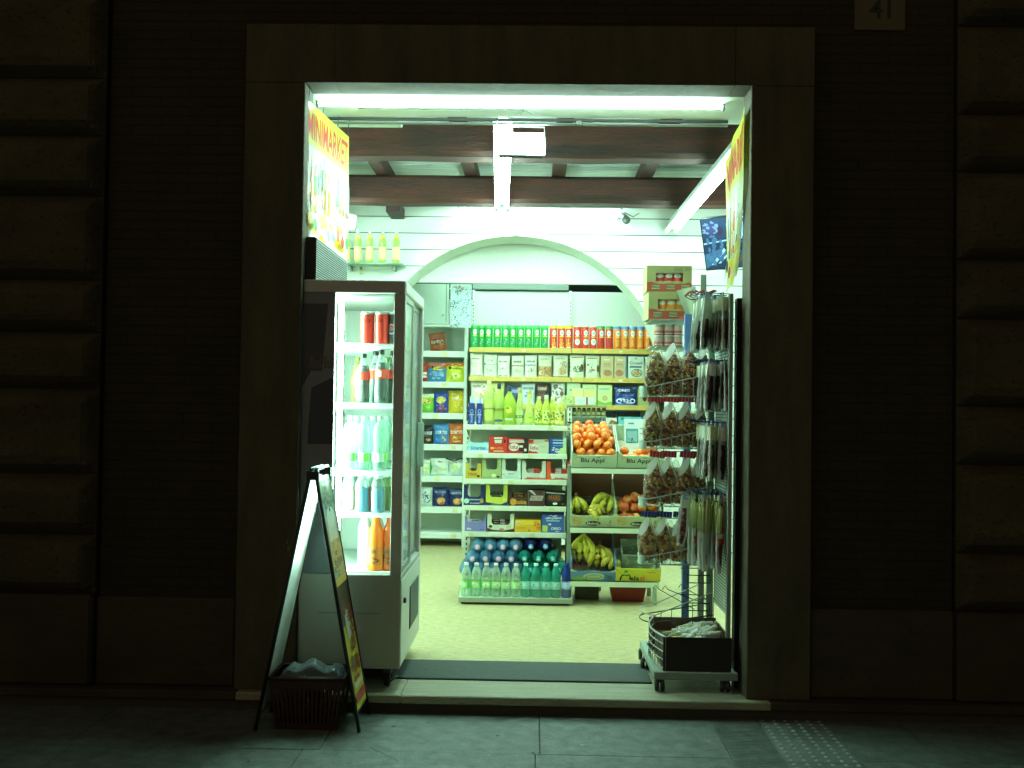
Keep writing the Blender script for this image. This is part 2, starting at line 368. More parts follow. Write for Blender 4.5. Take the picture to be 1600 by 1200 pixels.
for s, x0, x1, zz in ((-1, -4.6, -2.15, zl), (1, 2.065, 4.8, zs)):
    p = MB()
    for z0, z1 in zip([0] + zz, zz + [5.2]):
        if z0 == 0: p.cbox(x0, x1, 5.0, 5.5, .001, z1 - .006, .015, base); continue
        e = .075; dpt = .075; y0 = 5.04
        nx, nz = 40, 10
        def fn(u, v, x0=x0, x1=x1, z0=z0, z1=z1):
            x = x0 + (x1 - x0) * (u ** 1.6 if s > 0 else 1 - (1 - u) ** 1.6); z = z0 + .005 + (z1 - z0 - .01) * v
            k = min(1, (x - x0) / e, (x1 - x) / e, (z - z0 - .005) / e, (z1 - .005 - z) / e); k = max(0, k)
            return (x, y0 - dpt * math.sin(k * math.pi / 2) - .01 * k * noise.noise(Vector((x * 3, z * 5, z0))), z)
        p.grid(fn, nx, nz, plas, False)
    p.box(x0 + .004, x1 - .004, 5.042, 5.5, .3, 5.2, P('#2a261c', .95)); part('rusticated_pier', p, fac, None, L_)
m = MB(); m.cbox(-.125, .125, -.008, 0, 0, .19, .003, stone('plaque_marble', '#5a543e', '#686048', 3, .1, fine=40, bump=.2))
m.dec(lambda u, v, h: ((u - .5) * .25, -.008 - h, v * .19), [('t', '41', .5, .56, .42, .52, '#15120a')])
pq = W(1375, 47, 5.06); tag(part('number_plaque', m, fac, None, (pq.x, 5.068 - 5, pq.z)))
# ---- shop shell
wall_m = stone('plaster', '#d2d8ce', '#dce2d8', 2, .06, fine=20, bump=.1, rough=.7)
m = MB(); m.box(-2.62, XL - .12, 5.191, 5.6, 0, 3.6, wall_m); m.box(1.24, 2.4, 5.191, 5.6, 0, 3.6, P('#4a483e', .8)); m.box(XL - .12, 1.24, 5.191, 5.6, ZT + .004, 3.6, wall_m); struct('wall_front', m)
m = MB(); m.box(-2.72, -2.62, 5.2, 12, 0, 3.7, wall_m); struct('wall_left', m)
m = MB(); m.box(2.3, 2.4, 5.6, 12, 0, 3.7, wall_m); struct('wall_right', m)
m = MB(); m.box(-2.72, 2.4, 12, 12.1, 0, 3.7, wall_m); struct('wall_back', m)
# roller shutter guide on the brick side and rail on the soffit
m = MB(); m.cbox(0, .03, 0, .07, 0, 1.965, .003, P('#23221d', .5, .6)); m.cbox(.032, .06, .02, .13, 0, 1.965, .003, P('#34332c', .5, .6)); solo('shutter_guide', m, 'dark metal shutter guide standing in the entrance reveal beside the snack rack', 'shutter', (XR - .022, 5.195, 0))
m = MB(); m.cbox(XL - .1, XR, 5.6, 5.63, 2.952, 2.962, .003, P('#5f675f', .4, .3)); m.cbox(XL - .1, XR, 5.6, 5.612, 2.968, 2.985, .002, P('#26251f', .6))
c = W(905, 187, 5.59); m.ball((c.x, 5.59, 2.96), .013, P('#6d7468', .4), 8, 6, (1.4, .6, 1)); solo('curtain_rail', m, 'thin grey metal rail across the back edge of the entrance soffit', 'rail')
# arch wall (slat boards with a round opening)
AY = 9.2; AC = W(803, 603, AY); AR = 1.352; slatm = stone('slat_board', '#c6cec4', '#d0d8ce', 1.2, .03, (1, 1, 5), fine=15, bump=.03, rough=.45)
def hw(z): return AR if z < AC.z else (math.sqrt(max(0, AR * AR - (z - AC.z) ** 2)))
bo = MB(); z = 0; pitch = .149; XA, XB = -2.62, 2.3; off = (W(1000, 342, AY).z) % pitch
edges = [0] + [off + pitch * i for i in range(int(3.5 / pitch)) if off + pitch * i > .02] + [3.6]
for z0, z1 in zip(edges, edges[1:]):
    za, zb = z0 + .004, z1 - .004; n = 10
    for k in range(n):
        a, b = za + (zb - za) * k / n, za + (zb - za) * (k + 1) / n
        for s, xe in ((-1, XA), (1, XB)):
            ha, hb = hw(a), hw(b)
            if ha <= 0 and hb <= 0:
                if s < 0: bo.add([(XA, AY, a), (XB, AY, a), (XB, AY, b), (XA, AY, b)], [(0, 1, 2, 3)], slatm)
                continue
            bo.add([(xe, AY, a), (AC.x + s * ha, AY, a), (AC.x + s * hb, AY, b), (xe, AY, b)], [(0, 1, 2, 3)], slatm)
    bo.add([(XA, AY, zb), (XB, AY, zb), (XB, AY + .012, zb), (XA, AY + .012, zb)], [(0, 1, 2, 3)] if zb > AC.z + AR else [], slatm)
gm = P('#3f443e', .7); tr = P('#c6d4c6', .6); n = 120
for k in range(n):      # groove backing and thick core
    a, b = 3.6 * k / n, 3.6 * (k + 1) / n
    for s, xe in ((-1, XA), (1, XB)): bo.add([(xe, AY + .012, a), (AC.x + s * hw(a), AY + .012, a), (AC.x + s * hw(b), AY + .012, b), (xe, AY + .012, b)], [(0, 1, 2, 3)], gm)
pts = [(AC.x - AR, 0)] + [(AC.x - AR * math.cos(math.pi * i / 48), AC.z + AR * math.sin(math.pi * i / 48)) for i in range(49)] + [(AC.x + AR, 0)]
for (xa, za), (xb, zb) in zip(pts, pts[1:]): bo.add([(xa, AY - .006, za), (xb, AY - .006, zb), (xb, AY + .43, zb), (xa, AY + .43, za)], [(0, 1, 2, 3)], tr, True)
bo.box(XA, AC.x - AR, AY + .02, AY + .43, 0, 2.9, gm); bo.box(AC.x + AR, XB, AY + .02, AY + .43, 0, 2.9, gm); struct('wall_arch', bo)
m = MB(); m.box(-2.62, -.62, 10.58, 10.62, 0, 2.5, wall_m); m.box(-2.62, 2.3, 9.66, 9.74, 2.565, 3.3, P('#e4ebe2', .6)); m.box(-2.62, 2.3, 9.74, 12, 2.80, 2.9, P('#b5bab0', .7)); struct('lintel_back', m)
# ceiling boards, joists, beams
brd = stone('ceiling_board', '#98a498', '#d8e0d4', 1.6, .35, (.6, 9, 1), fine=14, bump=.3)
m = MB(); y = 5.6; k = 0
while y < 9.2: m.box(-2.62, 2.3, y + .004, min(y + .17, 9.2), 3.46 + (k % 3) * .003, 3.5, brd); y += .174; k += 1
m.box(-2.62, 2.3, 5.6, 9.25, 3.503, 3.6, P('#24221e', .9)); struct('ceiling', m)
wood = stone('old_beam_wood', '#0e0502', '#4c200c', 1.4, .4, (1.2, 9, 9), fine=9, bump=1.0, rough=.75)
woodj = stone('joist_wood', '#160804', '#3e1c10', 2, .3, (9, 1, 9), fine=9, bump=.6, rough=.6)
for Y, z0, z1 in ((7.02, 3.125, 3.365), (8.6, 3.12, 3.35)):
    m = MB(); n = 40
    def ring(i):
        x = -2.62 + 4.92 * i / n; o = .012 * noise.noise(Vector((x * 1.3, Y, 0))); q = .014 * noise.noise(Vector((x * 1.7, Y, 5))); c = .03
        return [(x, Y + o, z0 + c + q), (x, Y + o, z1 - c), (x, Y + c, z1), (x, Y + .21, z1), (x, Y + .235, z1 - c), (x, Y + .235, z0 + c), (x, Y + .2, z0 + q), (x, Y + c * 1.3, z0 + q)]
    vs = sum([ring(i) for i in range(n + 1)], []); m.add(vs, [(i * 8 + j, i * 8 + (j + 1) % 8, (i + 1) * 8 + (j + 1) % 8, (i + 1) * 8 + j) for i in range(n) for j in range(8)], wood)
    struct('beam', m)
for px in (470, 595, 735, 874, 1012, 1150, 1290):
    a = W(px, 258, 8.55); m = MB(); m.cbox(a.x - .055, a.x + .055, 5.62, 9.195, 3.352, 3.459, .006, woodj); struct('joist', m)
a = W(620, 322, 9.1); m = MB(); m.cbox(a.x - .06, a.x + .06, 8.84, 9.19, 3.075, 3.165, .004, woodj); struct('joist_end', m)
m = MB(); m.cbox(-.9, -.3, 0, .18, 0, .05, .004, P('#b8c4b8', .6, 0, .3, 12)); c = W(525, 184, 5.85); solo('ceiling_box', m, 'pale flat cover box under the ceiling beside the minimarket banner', 'box', (c.x + .67, 5.8, c.z - .02))
# ---- lamps -----------------------------------------------------
tube = lamp(TC, E); hot = lamp(TC, E * .62); cool = P('#7c8a82', .4)
def tubelamp(name, label, A, B, w, tubes=1, hous=True, r=.014, mat=None, up=(0, 0, 1)):
    A, B = Vector(A), Vector(B); t = (B - A).normalized(); Lh = (B - A).length; u = Vector(up); sd = t.cross(u).normalized(); u = sd.cross(t).normalized()
    M = Matrix((sd, t, u)).transposed().to_4x4(); o = thing(name, label, 'lamp', A); o.rotation_euler = M.to_euler()
    if hous: h = MB(); h.cbox(-w / 2, w / 2, 0, Lh, 0, .045, .005, cool); part('housing', h, o)
    for k in range(tubes):
        x = (k - (tubes - 1) / 2) * w * .8; q = MB(); q.tube([(x, .02, -r - .004), (x, Lh - .02, -r - .004)], r, mat or tube, 10); part('tube', q, o)
        for y in (.008, Lh - .022): e = MB(); e.cbox(x - .015, x + .015, y, y + .014, -.034, 0, .002, cool); part('end_cap', e, o)
    return o
z = 2.985
a = W(492, 156, 5.3); b = W(1135, 160, 5.3)
tubelamp('soffit_light', 'long bare light strip under the stone door lintel, full width of the entrance', (a.x, 5.3, 2.982), (b.x, 5.3, 2.982), .03, 1, False, .011, hot)
a = W(789, 190, 6.1); b = W(785, 318, 8.5)
tubelamp('ceiling_light', 'twin tube ceiling light running away under the beams behind the square floodlight', (a.x, 5.75, 3.05), (b.x, 8.35, 3.05), .10, 2)
a = W(785, 316, 8.45); b = W(784, 344, 9.1)
tubelamp('ceiling_light', 'short twin tube ceiling light between the second beam and the arch wall', (a.x, 8.4, 3.03), (b.x, 9.1, 3.03), .12, 2)
tubelamp('ceiling_light', 'twin tube ceiling light slanting beside the wall television and the hanging banner', (1.235, 6.1, 2.985), (1.205, 9.05, 2.985), .10, 2, True, .010)
a = W(715, 330, 9.12); b = W(972, 338, 9.12)
o = tubelamp('wall_light', 'wide tube light fixed on the slatted wall over the arch', (a.x, 9.08, a.z + .02), (b.x, 9.08, a.z + .02), .09, 1, True, .018, lamp(TC, E * .5))
a = W(478, 352, 5.35)
tubelamp('wall_light', 'small added tube burning through the yellow minimarket banner in place of glare', (-1.215, 5.22, 2.40), (-1.075, 6.0, 2.47), .05, 1, True, .018, lamp(TC, E * 2.2))  # added tube stands in for the white glare across the banner
tubelamp('ceiling_light', 'added twin fill tubes on the fridge side, mostly hidden behind the minimarket banner', (-1.74, 6.1, 2.985), (-1.72, 8.8, 2.985), .12, 2)  # added for more fill light, mirroring the lamp on the other side
# floodlight
fp = W(815, 225, 5.95); o = thing('floodlight', 'square white floodlight hanging on a bracket in front of the first beam', 'lamp', fp, (R(-24), 0, R(4)))
m = MB(); m.cbox(-.135, .135, 0, .035, -.08, .08, .008, P('#2a2e2c', .4, .3)); part('housing', m, o)
m = MB(); m.cbox(-.134, .134, -.008, -.001, -.078, .078, .003, lamp(TC, E * .8)); part('light_panel', m, o)
m = MB(); m.tube([(-.14, .02, 0), (-.14, .04, .16), (.14, .04, .16), (.14, .02, 0)], .005, P('#9aa39e', .4, .5)); m.tube([(.13, .04, .16), (.15, .14, .48)], .004, P('#9aa39e', .4, .5)); m.tube([(-.13, .04, .16), (-.12, .14, .48)], .004, P('#9aa39e', .4, .5)); part('bracket', m, o)
# lamp added to light the back room, out of sight behind the bulkhead
tubelamp('ceiling_light', 'added unseen tube light in the rear room above the can shelf', (-1.0, 9.95, 2.74), (.9, 9.95, 2.74), .07, 1, True, .012, lamp(TC, E * .45))
# cable dangling under soffit
m = MB(); pts = []
for px, py in ((560, 158), (612, 161), (680, 162), (720, 167), (760, 166), (790, 165), (806, 168), (820, 172), (812, 180)): p = W(px, py, 5.42); pts.append((p.x, 5.42, min(2.98, p.z)))
m.tube(pts, .003, P('#55605a', .6)); p = pts[-2]; m.tube([(p[0] - .04, 5.42, p[2] + .02), (p[0] + .04, 5.42, p[2] - .02)], .003, P('#55605a', .6)); solo('loose_cable', m, 'thin loose cable sagging below the light strip of the entrance', 'cable')
# cctv
c = W(975, 340, 8.95); o = thing('security_camera', 'small dark bullet camera on the slatted wall at the end of the wall light', 'camera', (c.x, 9.19, c.z + .05), (0, 0, R(8)))
m = MB(); m.cbox(-.09, -.03, -.03, 0, -.02, .03, .004, P('#c9d2cb', .4)); m.tube([(-.05, -.02, .0), (0, -.12, -.01)], .012, P('#c9d2cb', .4)); part('mount', m, o)
m = MB(); m.lathe([(0, .1), (.03, .1), (.033, 0), (.036, -.06), (.03, -.06), (.024, -.05), (0, -.05)], P('#4c554f', .4), 14, axis='y'); part('camera_body', m, o, None, (0, -.14, -.04), (R(24), 0, 0))
m = MB(); m.tube([(.02, -.02, .04), (.1, -.02, .0), (.16, -.01, .04), (.13, -.005, .06)], .004, P('#4c554f', .5)); part('cable', m, o)
# TV
A = W(1095, 344, 7.9); Bp = W(1105, 421, 8.02); dn = (Bp - A).normalized(); rt = Vector((.92, -.36, 0)); rt = (rt - dn * rt.dot(dn)).normalized(); nn = rt.cross(dn).normalized()
if nn.y > 0: nn = -nn
M = Matrix((rt, -nn, -dn)).transposed().to_4x4(); H_ = (Bp - A).length; Wd = H_ * 1.72
o = thing('wall_television', 'tilted television showing a night road scene beside the hanging banner', 'television', A); o.rotation_euler = M.to_euler()
m = MB(); m.cbox(-.01, Wd + .01, 0, .05, -H_ - .012, .01, .004, P('#16181a', .35)); part('television_body', m, o)
scn = [('r', 0, 0, 1, 1, '#1c2c48'), ('r', 0, .62, 1, 1, '#22344f'), ('e', .1, .8, .1, .12, '#3a3a68'), ('r', .28, .55, .5, .88, '#7ea2c4'), ('e', .2, .74, .04, .1, '#2b2440'), ('q', [(.0, .5), (.6, .58), (.6, .6), (0, .53)], '#8fb4d4'), ('q', [(.0, .02), (.6, .55), (.5, .55), (0, .3)], '#33567c'),
       ('q', [(.06, .08), (.28, .5), (.32, .5), (.1, .08)], '#9cc0d6'), ('q', [(.14, .1), (.4, .5), (.42, .5), (.17, .1)], '#9cc0d6'), ('q', [(.2, 0), (1, .45), (1, 0)], '#1d3340'), ('e', .38, .17, .12, .06, '#6c3c44'), ('s', .12, .4, .1, .3, 30, 3, '#42618a'), ('s', .35, .45, .12, .3, 30, 5, '#10202c'), ('s', .4, .2, .14, .15, 26, 7, '#3c4c50'), ('s', .1, .8, .1, .14, 20, 8, '#6a84a8'), ('r', .3, .96, 1, .985, '#cfe4ee')]
def scr(h): return P(h, .3, 0, .25, 12, 0, .16)
m = MB(); m.dec(lambda u, v, h: (u * Wd, -.001 - h, -H_ + v * H_), scn, 1, .0006, scr); part('screen', m, o)
m = MB(); m.tube([(Wd * .5, .05, -H_ * .4), (Wd * .6, .35, -H_ * .35)], .02, P('#2a2a2a', .5)); part('wall_arm', m, o)
# ---- banners
def cloth(h): return P(h, .35, 0, .07, 30, 0, 0, .55)
def banner_items(sd):
    q = random.Random(sd); it = [('r', 0, .70, 1, 1, '#dede50'), ('r', 0, 0, .03, .7, '#dede60'), ('r', .97, 0, 1, .7, '#dede60'), ('t', 'MINIMARKET', .52, .84, .9, .2, '#d8431f'), ('s', .5, .25, .45, .22, 22, sd, '#e8d84a')]
    cols = ['#2e4a36', '#d9762b', '#2f9a57', '#58c2c0', '#243038', '#e8a93a', '#c9402c', '#eef2d8', '#3e7f4c', '#e9cf3c', '#8fd3d8', '#444a22']
    for i in range(12):
        u = .07 + i * .077; h0 = .25 + q.uniform(-.04, .02); h1 = .64 + q.uniform(-.06, .05); c = cols[i]
        it += [('r', u, h0, u + .05, h1 - .09, c), ('r', u + .017, h1 - .1, u + .033, h1, c), ('r', u + .004, h0 + .06, u + .046, h0 + .16, q.choice(['#f2f0dc', '#d9412b', '#e8d23a']))]
    for i in range(9): it += [('e', .1 + i * .1, .12 + q.uniform(-.03, .05), .045, .05, q.choice(cols))]
    return it
def bil(a, b, c, d, curl=0, wv=.0):
    """a near-top b far-top c far-bottom d near-bottom"""
    def S(u, v, h):
        t = a.lerp(b, u); bt = d.lerp(c, u); p = bt.lerp(t, v); nrm = (b - a).cross(Vector((0, 0, 1))).normalized()
        return p + nrm * (h * sgn + wv * math.sin(u * 9) * (1 - v) * .6 + curl * (1 - v) ** 2 * (1 - u))
    return S
sgn = 1
a, b = W(476, 152, 5.02), W(545, 214, 5.84); c, d = W(542, 412, 5.88), W(471, 366, 5.03)
S = bil(a, b, c, d, 0, .006); m = MB(); m.grid(lambda u, v: S(u, v, 0), 16, 20, cloth('#dfe4c0')); m.dec(S, banner_items(3), 10, .0008, cloth)
o = solo('shop_banner', m, 'yellow minimarket banner over the fridge, lit from behind', 'banner', group=None)
m = MB()
for u in (.08, .38, .72, .97):
    p = S(u, 1, 0); m.tube([p, p + Vector((.004, .0, .05)), p + Vector((.012, .01, .13))], .0025, P('#2a2f2a', .5))
part('cord', m, o)
sgn = -1
def S2(u, v, h):     # u: near (0) -> far (1)
    near = [(0, W(1152, 430, 5.45)), (.35, W(1160, 360, 5.2)), (.6, W(1163.5, 290, 5.08)), (1, W(1165, 166, 5.05))]
    far = [(0, W(1134, 462, 5.8)), (.35, W(1135, 395, 5.8)), (.6, W(1135, 340, 5.8)), (1, W(1134, 252, 5.8))]
    def at(k):
        for (t0, p0), (t1, p1) in zip(k, k[1:]):
            if v <= t1: return p0.lerp(p1, (v - t0) / (t1 - t0))
        return k[-1][1]
    p = at(near).lerp(at(far), u); return p + Vector((-.82, -.5, 0)).normalized() * (h * 1.5 + .008 * math.sin(u * 11 + v * 2))
m = MB(); m.grid(lambda u, v: S2(u, v, 0), 16, 24, cloth('#dfe4c0'))
its = [(x[0], x[1], 1 - x[2], x[3], -x[4], x[5], x[6]) if x[0] == 't' else x for x in banner_items(3)]
S2f = lambda u, v, h: S2(1 - u, v, h)
m.dec(S2f, banner_items(5), 12, .0012, cloth); o = solo('shop_banner', m, 'yellow minimarket banner curling over the hanging snack packets', 'banner')
# ---- mat
m = MB(); a, b = W(612, 1050, 5.4), W(1014, 1050, 5.4); m.cbox(a.x - .01, b.x, 5.245, 5.62, .0005, .01, .003, P('#39453f', .75, 0, .35, 25, .4)); solo('door_mat', m, 'flat dark grey rubber mat across the shop entrance floor', 'mat')
# ================================================================ FRIDGE
FX0, FX1, FY0, FY1 = XL + .004, W(629, 740, 5.03).x, 5.03, 5.89
ZT_, ZH = W(600, 438, 5.03).z, W(600, 458, 5.03).z
ZW, ZB = W(580, 898, 5.03).z, W(580, 1045, 5.03).z
wx0, wx1 = W(520, 700, 5.03).x, W(612, 700, 5.03).x
met = P('#c9ccc4', .42, 0, .05); metw = P('#dfe5df', .4, .1, .05); inn = P('#e4ebe6', .35, 0, .03)
fr = thing('display_fridge', 'tall grey glass door drinks fridge on castors inside the entrance', 'fridge', (FX0, FY0, 0))
O = (-FX0, -FY0, 0)
m = MB(); m.cbox(FX0, FX1, FY0, FY1, ZH, ZT_, .004, met); m.box(FX1 - .004, FX1 + .002, FY0 + .02, FY1 - .02, ZH + .008, ZT_ - .006, metw); part('header', m, fr, None, O)
m = MB(); m.cbox(FX0, FX1, FY0, FY1, ZB, ZW, .004, P('#b4b9ae', .42, .05, .08, 4)); m.box(FX1 - .002, FX1 + .003, FY0 + .01, FY1 - .01, ZB + .01, ZW - .03, metw)
m.box(FX0 + .1, FX1 - .1, FY0 - .001, FY0, ZW - .19, ZW - .188, P('#454c46', .6)); part('lower_cabinet', m, fr, None, O)
for bx_ in ((wx1, FX1, FY0, FY0 + .05), (FX1 - .05, FX1, FY1 - .05, FY1), (FX0, FX0 + .05, FY1 - .05, FY1)): m = MB(); m.cbox(*bx_, ZW + .001, ZH - .001, .003, met); part('corner_post', m, fr, None, O)
m = MB(); m.cbox(FX0, wx0, FY0, FY0 + .03, ZW + .001, ZH - .001, .003, P('#7c858a', .4, 0, .1)); S = lambda u, v, h: (FX0 + (wx0 - FX0) * u, FY0 - h, ZW + (ZH - ZW) * v)
m.dec(S, [('q', [(.0, .96), (.78, .96), (.62, .72), (.28, .72), (0, .66)], '#3c444c'), ('q', [(.3, .66), (1, .7), (1, .46), (.2, .46), (.24, .56)], '#343e48'), ('t', 'Red Bull', .62, .75, .74, .045, '#665c58'), ('t', 'Red Bull', .55, .3, .7, .04, '#4c4846')]); part('printed_side_panel', m, fr, None, O)
m = MB(); m.box(FX0 + .03, FX0 + .06, FY0 + .03, FY1 - .05, ZW, ZH, inn); m.box(FX0 + .06, FX1 - .03, FY1 - .03, FY1 - .01, ZW, ZH, inn); m.box(FX0 + .06, FX1 - .05, FY0 + .05, FY1 - .05, ZH - .015, ZH - .004, inn)
m.box(FX0 + .06, FX1 - .05, FY0 + .04, FY1 - .05, ZW + .001, ZW + .006, inn); m.box(FX0 + .06, wx0 - .002, FY0 + .0305, FY0 + .036, ZW, ZH, inn)
for zz in (1.05, 1.45, 1.8): m.box(FX0 + .06, FX0 + .075, FY0 + .1, FY1 - .1, zz - .12, zz - .1, P('#9fb0a6', .4))
part('liner', m, fr, None, O)
gl = glass('#eef8f2', .03, .02, '#f4fbf6'); m = MB(); m.box(wx0, wx1, FY0 + .006, FY0 + .010, ZW, ZH, gl); part('side_glass', m, fr, None, O)
for k, (ya, yb) in enumerate(((FY0 + .06, FY0 + .43), (FY0 + .40, FY1 - .05))):
    xo = FX1 - .006 - .016 * k
    dr = MB(); t = .028
    for (a, b, c, d) in ((ya, ya + t, ZW, ZH), (yb - t, yb, ZW, ZH), (ya + t, yb - t, ZW, ZW + .03), (ya + t, yb - t, ZH - .03, ZH)): dr.box(xo - .014, xo, a, b, c + .001, d - .001, P('#a9b3ac', .3, .6))
    dp = part('door', dr, fr, None, O); m = MB(); m.box(xo - .009, xo - .006, ya + t, yb - t, ZW + .03, ZH - .03, gl); part('door_glass', m, dp)
    if k: m = MB(); a = W(655, 660, 5.78).z; b = W(655, 730, 5.78).z; m.cbox(xo + .004, xo + .04, yb - .034, yb - .008, b, a, .005, P('#b9c2bc', .25, .8)); part('handle', m, dp)
for i, py in enumerate((537, 630, 735, 800)):
    zz = W(570, py, 5.13).z; m = MB(); m.cbox(FX0 + .07, FX1 - .045, FY0 + .07, FY1 - .05, zz - .022, zz, .003, inn)
    for q in range(12): m.box(FX0 + .08, FX1 - .05, FY0 + .1 + q * .06, FY0 + .11 + q * .06, zz - .028, zz - .022, inn)
    part('shelf', m, fr, None, O)
m = MB(); m.tube([(wx0 + .022, FY0 + .05, ZW + .01), (wx0 + .022, FY0 + .05, ZH - .02)], .011, lamp(TC, E * 1.7), 10); part('lamp_tube', m, fr, None, O)
m = MB(); a = FY0 + .35; m.box(FX1 + .0035, FX1 + .006, a, FY1 - .12, ZB + .12, ZW - .12, P('#2e3430', .6))
for q in range(22): zz = ZB + .13 + q * (ZW - ZB - .26) / 22; m.box(FX1 + .006, FX1 + .009, a + .01, FY1 - .13, zz, zz + .005, P('#717a73', .5, .4))
part('grille', m, fr, None, O)
m = MB(); zz = W(634, 938, 5.13).z; m.lathe([(0, .0), (.014, 0), (.014, .012), (0, .012)], P('#1d201e', .4), 10, (FX1 + .003, FY0 + .1, zz), 'x'); part('lock', m, fr, None, O)
for x in (FX0 + .07, FX1 - .07):
    for y in (FY0 + .09, FY1 - .1):
        m = MB(); m.lathe([(0, -.014), (.034, -.014), (.038, -.008), (.038, .008), (.034, .014), (0, .014)], P('#1b1a19', .6), 14, (x, y, .038), 'x'); m.cbox(x - .02, x + .02, y - .02, y + .03, .06, ZB, .003, P('#4a4f4b', .4, .5)); part('castor', m, fr, None, O)
m = MB(); m.box(FX0 + .02, FX1 - .05, FY0 + .12, FY1 - .05, .03, ZB, P('#191b19', .7)); m.tube([(FX1 - .12, FY0 + .08, .05), (FX1 - .05, FY0 + .07, .03), (FX1 - .02, FY0 + .1, .05)], .006, P('#3a3d39', .5)); part('underside_shadow', m, fr, None, O)  # dark box added as the shadow under the fridge, plus a machinery pipe
# grille box over the fridge
gb = thing('air_curtain_box', 'black box with a pale perforated grille standing on the drinks fridge', 'ventilation box', (XL + .006, FY0 + .01, ZT_ + .001))
bz = W(493, 370, 5.04).z - ZT_; bx = W(493, 400, 5.04).x - XL - .006
m = MB(); m.cbox(0, bx, 0, .86, 0, bz, .004, P('#161716', .5)); part('box_body', m, gb)
m = MB(); m.box(bx + .001, bx + .004, .004, .85, .004, bz - .004, P('#7d9087', .4)); dk = P('#1f2a26', .6); wh = P('#b7c8bd', .4)
for q in range(16):
    zz = .012 + q * (bz - .03) / 16
    for s in range(26): m.box(bx + .004, bx + .0055, .015 + s * .032, .037 + s * .032, zz, zz + .006, dk)
m.box(bx + .004, bx + .009, .004, .85, bz - .012, bz - .006, wh); part('grille', m, gb)
# ---- fridge goods
def prof_pet(Rd, H): return [(Rd * .8, 0), (Rd, .012), (Rd, H * .3), (Rd * .9, H * .42), (Rd, H * .52), (Rd, H * .62), (Rd * .75, H * .76), (Rd * .36, H * .88), (Rd * .34, H * .94)]
def shelfz(py): return W(570, py, 5.13).z
clr = glass('#dff3ea', .16, .06, '#e9f7f0')
def fx(px, y=5.13, py=700): return W(px, py, y).x
zsh = [shelfz(537), shelfz(630), shelfz(735), shelfz(800), ZW + .006]
cola_can = can(.034, .158, '#d8382a', [('t', 'Coca-Cola', .52, .74, .5, .14, '#5c1410')])
zr = can(.034, .158, '#1a2226', [('e', .36, .46, .2, .17, '#e6ecea'), ('e', .36, .5, .15, .09, '#c8423a'), ('e', .36, .4, .15, .07, '#25406e'), ('r', .22, .42, .5, .5, '#e6ecea'), ('t', 'PEPSI', .36, .46, .24, .07, '#1a2226')])
CANL = ['tall red cola can beside the fridge lamp, outer one of the pair', 'tall red cola can between the other red can and the black can']
for i, (px, y) in enumerate(((571, 5.13), (593.5, 5.12))): inst('cola', cola_can, 'drink_can', CANL[i], 'can', (fx(px, y), y, zsh[0]), (0, 0, R(-14 - i * 20)), 'tall cans on the top fridge shelf')
inst('zero', zr, 'drink_can', 'black cola can with a round white emblem half hidden by the fridge post', 'can', (fx(614, 5.13), 5.13, zsh[0]), None, 'tall cans on the top fridge shelf')
for i in range(3): inst('orcan', can(.034, .15, '#e6a13a', [('r', .2, .3, .8, .7, '#d8cf6a')]), 'drink_can', 'yellow orange can at the rear of the top fridge shelf', 'can', (FX1 - .14, 5.38 + .09 * i, zsh[0]), None, 'orange cans behind the fridge door')
cl = P('#1b0d0a', .12); pc = [(0, .006), (.031, .008), (.031, .07), (.028, .09), (.031, .115), (.031, .165), (.022, .19), (0, .19)]
cola = bottle(prof_pet(.034, .245), clr, .015, (.228, .25), '#151515', (.115, .158, '#e0432c', [('r', .34, .2, .5, .85, '#f2efe6')]), pc, cl)
for i, (px, y, l) in enumerate(((566, 5.14, 'cola bottle with a red label in front, on the lamp side of the shelf'), (594, 5.13, 'cola bottle with a red label beside the fridge corner post'), (585, 5.25, 'cola bottle half hidden behind the two front cola bottles'), (612, 5.23, 'cola bottle behind the fridge corner post'))):
    o = inst('colab', cola, 'cola_bottle', l, 'bottle', (fx(px, y), y, zsh[1]), (0, 0, R(-20 + 30 * i)), 'cola bottles in the fridge')
    o.scale = (1, 1, 1.08) if i != 0 else (1, 1, 1)
grn = bottle(prof_pet(.033, .235), glass('#9fcf6a', .35, .08, '#cfe8a8'), .014, (.22, .24), '#6a7d2a', (.09, .14, '#7fae45', []))
for i, (px, y) in enumerate(((556, 5.27), (606, 5.33))): inst('grnb', grn, 'soft_drink_bottle', ['pale green soft drink bottle behind the cola near the lamp', 'pale green soft drink bottle at the rear behind the cola'][i], 'bottle', (fx(px, y), y, zsh[1]))
wb = bottle([(.03, 0), (.035, .012), (.035, .08), (.036, .1), (.033, .125), (.037, .15), (.037, .19), (.028, .225), (.014, .245), (.013, .258)], clr, .0155, (.252, .272), '#dce8e2', (.045, .088, '#eef6ee', [('r', .3, 0, .55, 1, '#7fcf4a'), ('r', .66, 0, .78, 1, '#7fcf4a')]))
WL = ['clear water bottle next to the fridge lamp', 'clear water bottle standing in the middle of the front row', 'clear water bottle beside the fridge corner post', 'clear water bottle in the second row by the lamp', 'clear water bottle in the second row by the post', 'dark capped water bottle behind the front row']
for i, (px, y) in enumerate(((547, 5.13), (569, 5.14), (594, 5.13), (556, 5.25), (583, 5.26), (604, 5.29))): inst('wbf', wb, 'water_bottle', WL[i], 'bottle', (fx(px, y), y, zsh[2]), (0, 0, R(40 * i)), 'water bottles in the fridge')
def energy(c, cap='#e8efec'):
    return bottle([(.03, 0), (.034, .01), (.034, .10), (.03, .115), (.034, .13), (.030, .15), (.018, .168), (.017, .176)], clr, .021, (.168, .19), cap, None, [(0, .003), (.031, .006), (.0325, .012), (.0325, .10), (.029, .115), (.031, .122), (0, .122)], P(c, .3, 0, .1, 20, 0, 0, .3))
